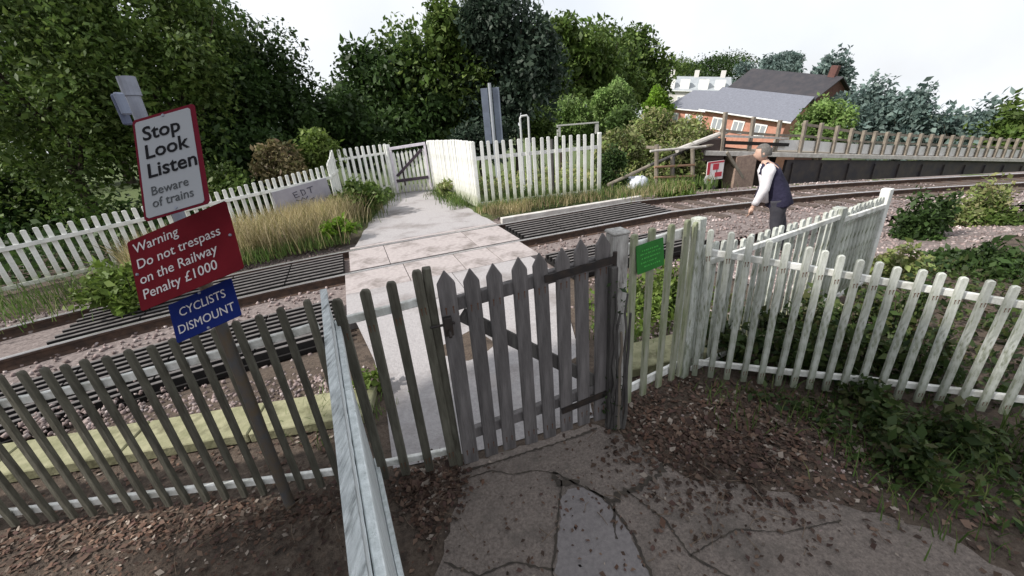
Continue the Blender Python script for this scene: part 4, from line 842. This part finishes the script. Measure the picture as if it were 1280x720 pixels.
for n, f, s in ((800, along((-1.5,3.25),(-4.6,2.95),.16), .026), (500, along((.9,3.6),(2.6,4.2),.30), .030), (250, along((1.1,2.2),(2.2,1.7),.25), .012), (160, along((-.5,1.4),(1.2,1.9),.3), .005)):
    for i in range(n):
        p = np.array(f()); k = s*random.uniform(.5,1.4); A = np.linalg.qr(np.random.normal(size=(3,3)))[0]
        VV.append(p + (bs*(np.random.rand(6,1)*.5+.75)*k*np.array([1,.8,.6])) @ A); FF.append(fc+o); o += 6
tag(link('loose_gravel', rawmesh('loose_gravel', np.concatenate(VV), np.concatenate(FF), STONE)), 'loose stones and clinker between the fence and the track', 'gravel', kind='stuff')
# ------------------------------------------------------------------ person beside the track
def skin(name, verts, edges, mats, parent, sub=2):
    me = bpy.data.meshes.new(name); me.from_pydata([v[0] for v in verts], edges, [])
    ob = bpy.data.objects.new(name, me); COL.objects.link(ob)
    md = ob.modifiers.new('s', 'SKIN'); md.use_smooth_shade = True; sv = me.skin_vertices[0].data
    for i, v in enumerate(verts): sv[i].radius = (v[1], v[2] if len(v) > 2 else v[1])
    sv[0].use_root = True
    s2 = ob.modifiers.new('d', 'SUBSURF'); s2.levels = sub; s2.render_levels = sub
    bpy.context.view_layer.update(); ev = ob.evaluated_get(bpy.context.evaluated_depsgraph_get()); m2 = bpy.data.meshes.new_from_object(ev); bpy.data.objects.remove(ob)
    m2.materials.clear(); m2.materials.append(mats); m2.name = name
    m2.polygons.foreach_set('use_smooth', [True]*len(m2.polygons))
    return m2
pq = gnd(976,297); PB = Vector((pq.x, pq.y, zg(pq.x, pq.y)+.02))
person = thing('person', PB, 'person with short grey hair, navy top with one white sleeve, standing beside the track', 'person'); person.rotation_euler = (0,0,math.radians(-30)); person.scale = (1.14,1.10,1.03); person.rotation_euler[1] = -.17
# local frame: x backwards (faces -x), -y towards the viewer
SKINM = mat('skin', (.50,.33,.26), .55); NAVY = mat('navy_cloth', (.016,.015,.036), .9, col2=(.028,.026,.055), scale=9, bump=1.0, bscale=12); WSL = mat('white_cloth', (.72,.70,.72), .85, col2=(.6,.58,.62), scale=12, bump=.2); TRO = mat('charcoal_trousers', (.035,.035,.045), .85, col2=(.05,.05,.06), scale=12, bump=.2); HAIR = mat('grey_hair', (.16,.15,.14), .8, col2=(.09,.085,.08), scale=40, bump=.4); SHOE = mat('black_shoe', (.015,.015,.016), .5)
def body():
    V = [((0,0,.93),.10,.13),((-.03,0,1.10),.10,.13),((-.08,0,1.28),.11,.15),((-.115,0,1.40),.07,.10),((-.135,0,1.47),.05),((-.15,0,1.53),.055)]
    E = [(0,1),(1,2),(2,3),(3,4),(4,5)]
    for s in (-1,1):
        i = len(V); V += [((0,s*.095,.86),.085),((-.03 if s<0 else .03,s*.10,.48),.058),((.0 if s<0 else .06,s*.10,.10),.04),((-.13 if s<0 else -.07,s*.11,.04),.035)]; E += [(0,i),(i,i+1),(i+1,i+2),(i+2,i+3)]
        i = len(V); V += [((-.095,s*.17,1.37),.055),((-.16,s*.225,1.09),.04) if s<0 else ((-.15,.235,1.10),.04), ((-.29,-.205,.86),.03) if s<0 else ((-.25,.21,.88),.03), ((-.315,-.20,.81),.026) if s<0 else ((-.27,.205,.84),.026)]; E += [(3,i),(i,i+1),(i+1,i+2),(i+2,i+3)]
    m2 = skin('body', V, E, SKINM, person)
    bm = bmesh.new(); bm.from_mesh(m2); bpy.data.meshes.remove(m2)
    # head with face
    g = bmesh.ops.create_uvsphere(bm, u_segments=24, v_segments=16, radius=1)['verts']
    for v in g:
        p = v.co.copy(); x, y, z = p.x*.098, p.y*.076, p.z*.122
        if z < -.03: x = x*(1-.25*(-z-.03)/.09) - .012; y *= (1-.30*(-z-.03)/.09)
        if p.x < -.85 and -.35 < p.z < .05: x -= .020*(1-abs(p.y)*3.2 if abs(p.y) < .3 else 0)        # nose
        if p.x < -.7 and abs(abs(p.y)-.38) < .2 and .0 < p.z < .25: x += .010                              # eye sockets
        v.co = Vector((x-.165, y, z+1.62))
    for s in (-1,1):
        e = bmesh.ops.create_uvsphere(bm, u_segments=8, v_segments=6, radius=1)['verts']
        for v in e: v.co = Vector((v.co.x*.018-.155, v.co.y*.008+s*.078, v.co.z*.032+1.615))
    def fingers(w, d, side):
        w = Vector(w); d = Vector(d).normalized(); s = d.cross(Vector(side)).normalized(); mb = MB()
        mb.tube([w, w+d*.04, w+d*.085], [.024,.034,.03], 8)
        for k, l in enumerate((.065,.078,.072,.055)):
            a = w+d*.075+s*(.018*(k-1.5)); mb.tube([a, a+d*l*.55, a+d*l+Vector(side)*.02], [.0095,.009,.007], 6)
        a = w+d*.03-s*.026; mb.tube([a, a+d*.03-s*.02, a+d*.062-s*.022], [.011,.010,.008], 6)
        vs = [bm.verts.new(p) for p in mb.v]
        for f in mb.f:
            try: bm.faces.new([vs[i] for i in f])
            except ValueError: pass
    fingers((-.315,-.20,.82), (-.35,.02,-.9), (-.8,.3,.3)); fingers((-.27,.205,.84), (-.35,-.02,-.9), (-.8,-.3,.3))
    me = bpy.data.meshes.new('body'); bm.to_mesh(me); bm.free(); me.materials.append(SKINM); me.polygons.foreach_set('use_smooth', [True]*len(me.polygons))
    return link('body', me, person)
body()
def loft(name, rings, m, n=18):
    mb = MB(); vs = []
    for (c, rx, ry) in rings: vs += [(c[0]+rx*math.cos(2*math.pi*k/n)*(1+.07*math.sin(k*2.1+c[2]*19)), c[1]+ry*math.sin(2*math.pi*k/n)*(1+.05*math.sin(k*1.3+c[2]*27)), c[2]+.012*math.sin(k*1.7+c[2]*23)) for k in range(n)]
    R_ = len(rings); mb.add(vs, [(i*n+k, i*n+(k+1)%n, (i+1)*n+(k+1)%n, (i+1)*n+k) for i in range(R_-1) for k in range(n)] + [tuple(range(n)), tuple(range((R_-1)*n, R_*n))])
    return link(name, mb.mesh(name, m, smooth=True), person)
loft('top', [((.02,0,.76),.158,.200),((.02,0,.79),.166,.210),((.01,0,.93),.160,.200),((-.02,0,1.08),.148,.185),((-.055,0,1.20),.145,.19),((-.085,0,1.32),.14,.205),((-.105,0,1.40),.11,.185),((-.12,0,1.445),.07,.10),((-.125,0,1.47),.058,.068)], NAVY)
def sleeve(name, pts, rs, m):
    mb = MB(); P_ = [Vector(p) for p in pts]; Q_ = []; R_ = []
    for i in range(len(P_)-1):
        for k in range(4): Q_.append(P_[i].lerp(P_[i+1], k/4)); R_.append(rs[i]+(rs[i+1]-rs[i])*k/4 + .004*math.sin(7*i+5*k))
    mb.tube(Q_+[P_[-1]], R_+[rs[-1]], 12); link(name, mb.mesh(name, m, smooth=True), person)
sleeve('sleeve', [(-.085,-.10,1.41),(-.10,-.175,1.37),(-.165,-.225,1.09),(-.285,-.206,.865)], [.06,.085,.064,.048], WSL)
sleeve('sleeve', [(-.085,.10,1.41),(-.10,.175,1.37),(-.15,.235,1.10),(-.25,.21,.885)], [.06,.08,.06,.046], NAVY)
loft('shirt_front', [((-.13,-.03,.86),.085,.10),((-.135,-.04,1.05),.075,.11),((-.15,-.03,1.22),.075,.11),((-.165,-.015,1.36),.07,.09),((-.155,0,1.45),.05,.05)], WSL)
for s in (-1,1):
    sleeve('trouser_leg', [((.0,s*.095,.88)),((.0,s*.097,.72)),((-.03 if s<0 else .03,s*.10,.48)),((.0 if s<0 else .06,s*.10,.05))], [.115,.105,.080,.066], TRO)
    link('shoe', skin('shoe', [((.03 if s<0 else .09,s*.10,.045),.045),((-.07 if s<0 else -.01,s*.105,.04),.045),((-.17 if s<0 else -.11,s*.11,.035),.035)], [(0,1),(1,2)], SHOE, person), person)
bm = bmesh.new(); bmesh.ops.create_uvsphere(bm, u_segments=24, v_segments=14, radius=1)
for v in list(bm.verts):
    p = v.co
    if p.z < -.45 or (p.x < -.35 and p.z < .45): bm.verts.remove(v)
for v in bm.verts:
    p = v.co; k = 1+.05*math.sin(p.y*14+p.z*9); v.co = Vector((p.x*.108*k-.158, p.y*.087*k, p.z*.133*k+1.625))
me = bpy.data.meshes.new('hair'); bm.to_mesh(me); bm.free(); me.materials.append(HAIR); me.polygons.foreach_set('use_smooth', [True]*len(me.polygons)); link('hair', me, person)
# a wooden bench-like ledge far in the field
q = aty(722,155,27); mb = MB(); mb.box((q.x,q.y,q.z), (2.6,.35,.07)); mb.box((q.x-1.2,q.y,q.z-.35), (.2,.3,.6)); mb.box((q.x+1.2,q.y,q.z-.35), (.2,.3,.6))
tag(mb.build('bench', mat('pale_bench', (.45,.45,.43), .8), at=(q.x,q.y,q.z-.6)), 'pale long low bench before the trimmed hedge in the field', 'bench')

for lab, px, y, top, bot, hw, m, n in (('dark ragged bush outside the end post of the receding fence', 1150, 6.6, 232, 345, 40, LD, 3500), ('dark brown-green bush below the bridge girder at right', 1215, 7.4, 225, 320, 46, LO, 3500), ('bushy growth at the outermost right beyond the fences', 1285, 6.8, 225, 350, 60, LM, 4000), ('low dark brambles behind the right foreground fence', 1230, 4.6, 300, 400, 60, LD, 3000), ('low tangled weeds between end post and foreground fence', 1120, 4.8, 300, 385, 36, LO, 2500)):
    tree(lab, px, y, top, bot, hw, m, n, .07, 'bushes beyond the right-hand fences', .02, name='scrub_bush', cat='bush')
GB_ = 'tall trees farther back on the left'
for lab, px, y, top, bot, hw, m in (('tall dark tree far back at the left edge', -60, 26, -120, 290, 170, LD), ('tall dark tree far back behind the red sign', 110, 28, -60, 270, 120, LM), ('dark tree far back between the white sign and the sky gap', 270, 30, 10, 250, 90, LD)):
    tree(lab, px, y, top, bot, hw, m, 14000, .3, GB_, .3, name='bushy_tree')

for px, py, h, lab in ((808,385,.30,'bright green weeds behind the green sign, left of two clumps'),(842,372,.32,'bright green weeds behind the short mossy fence, right of two clumps')):
    q = gnd(px, py); plant('weed_clump', lab, 'weeds', (q.x, q.y, zg(q.x,q.y)), (q.x, q.y, zg(q.x,q.y)+h*.5), (.34,.34,h), 1100, .06, LY, 'bright weeds behind the short fence', 14, 0, low=-.9)
tree('low dark bush at the outermost left behind the white fence', 15, 12, 190, 345, 75, LD, 8000, .13, 'dark trees behind the far left fence', .05, name='bushy_tree')

# low undergrowth: leafy ground cover too dense to count
def cover(name, label, n, f, h, size, m):
    P = region(n, f); P[:,2] = np.array([zg(a, b) for a, b in P[:,:2]]) + np.random.rand(n)**1.6*h*(.35+.65*np.abs(np.sin(P[:,0]*3.7+1.3)*np.cos(P[:,1]*4.3))) + .01
    V, F = leaves(P, size); tag(link(name, rawmesh(name, V, F, m)), label, 'undergrowth', kind='stuff')
def inpoly(pts):
    xs_ = [p[0] for p in pts]; ys_ = [p[1] for p in pts]
    def f():
        x = random.uniform(min(xs_), max(xs_)); y = random.uniform(min(ys_), max(ys_)); c = False; j = len(pts)-1
        for i in range(len(pts)):
            if (pts[i][1] > y) != (pts[j][1] > y) and x < (pts[j][0]-pts[i][0])*(y-pts[i][1])/(pts[j][1]-pts[i][1])+pts[i][0]: c = not c
            j = i
        return (x, y, 0) if c else None
    return f
cover('undergrowth', 'leafy green undergrowth filling the strip between the two right-hand fences', 9000, inpoly([(1.62,2.93),(2.6,2.55),(4.6,1.75),(8.5,2.5),(8.5,5.2),(5.6,4.7),(4.3,4.25),(2.4,3.3)]), .34, .055, LW)
cover('undergrowth', 'low weeds creeping over dirt on the near side of the right fence', 3200, inpoly([(1.75,2.70),(2.5,2.36),(4.2,1.65),(4.2,.9),(2.5,1.35),(2.1,1.7),(2.1,2.2)]), .16, .042, LW)
cover('undergrowth', 'dark undergrowth below the trees behind the far left fence', 12000, inpoly([(-5.0,12.0),(-9.6,6.9),(-15,8),(-17,15),(-6,15)]), 1.0, .13, LD)
cover('undergrowth', 'green undergrowth behind the far right fence and along the hedge', 6000, inpoly([(-.5,11.6),(2.6,11.9),(6,12.6),(9,16),(2,17),(-1.5,15)]), .55, .10, LO)
cover('undergrowth', 'low weeds between the cable trough and the short mossy fence', 1400, inpoly([(.85,3.45),(2.6,4.1),(2.4,4.7),(.85,4.5)]), .3, .055, LY)

mb = MB()
for i in range(150):
    p = Vector(random.choice((blob((1.5,2.2),(.5,.3)), blob((1.0,1.6),(.5,.3)), along((-1.2,1.9),(-3.2,1.7),.2), blob((-.65,1.9),(.12,.12))))()); p.z = .016; a = random.random()*6.28; l = random.uniform(.04,.16)
    d = Vector((math.cos(a), math.sin(a), .05)); mb.tube([p, p+d*l*.5+Vector((random.uniform(-.012,.012), random.uniform(-.012,.012), .006)), p+d*l], [.0028,.0022,.0014], 4)
tag(mb.build('twigs', mat('twig_bark', (.10,.07,.05), .9, col2=(.17,.13,.10), scale=30)), 'small dry twigs lying among the fallen leaves', 'twigs', kind='stuff')
for lab, px, y, top, bot, hw, m in (('green bush in the gap just left of the lime bush, behind the olive scrub', 780, 24, 132, 178, 20, LL), ('green bush glimpsed between the hoop post and the trimmed hedge', 672, 25, 130, 195, 26, LM)):
    tree(lab, px, y, top, bot, hw, m, 6000, .16, None, .05, name='round_bush', cat='bush')
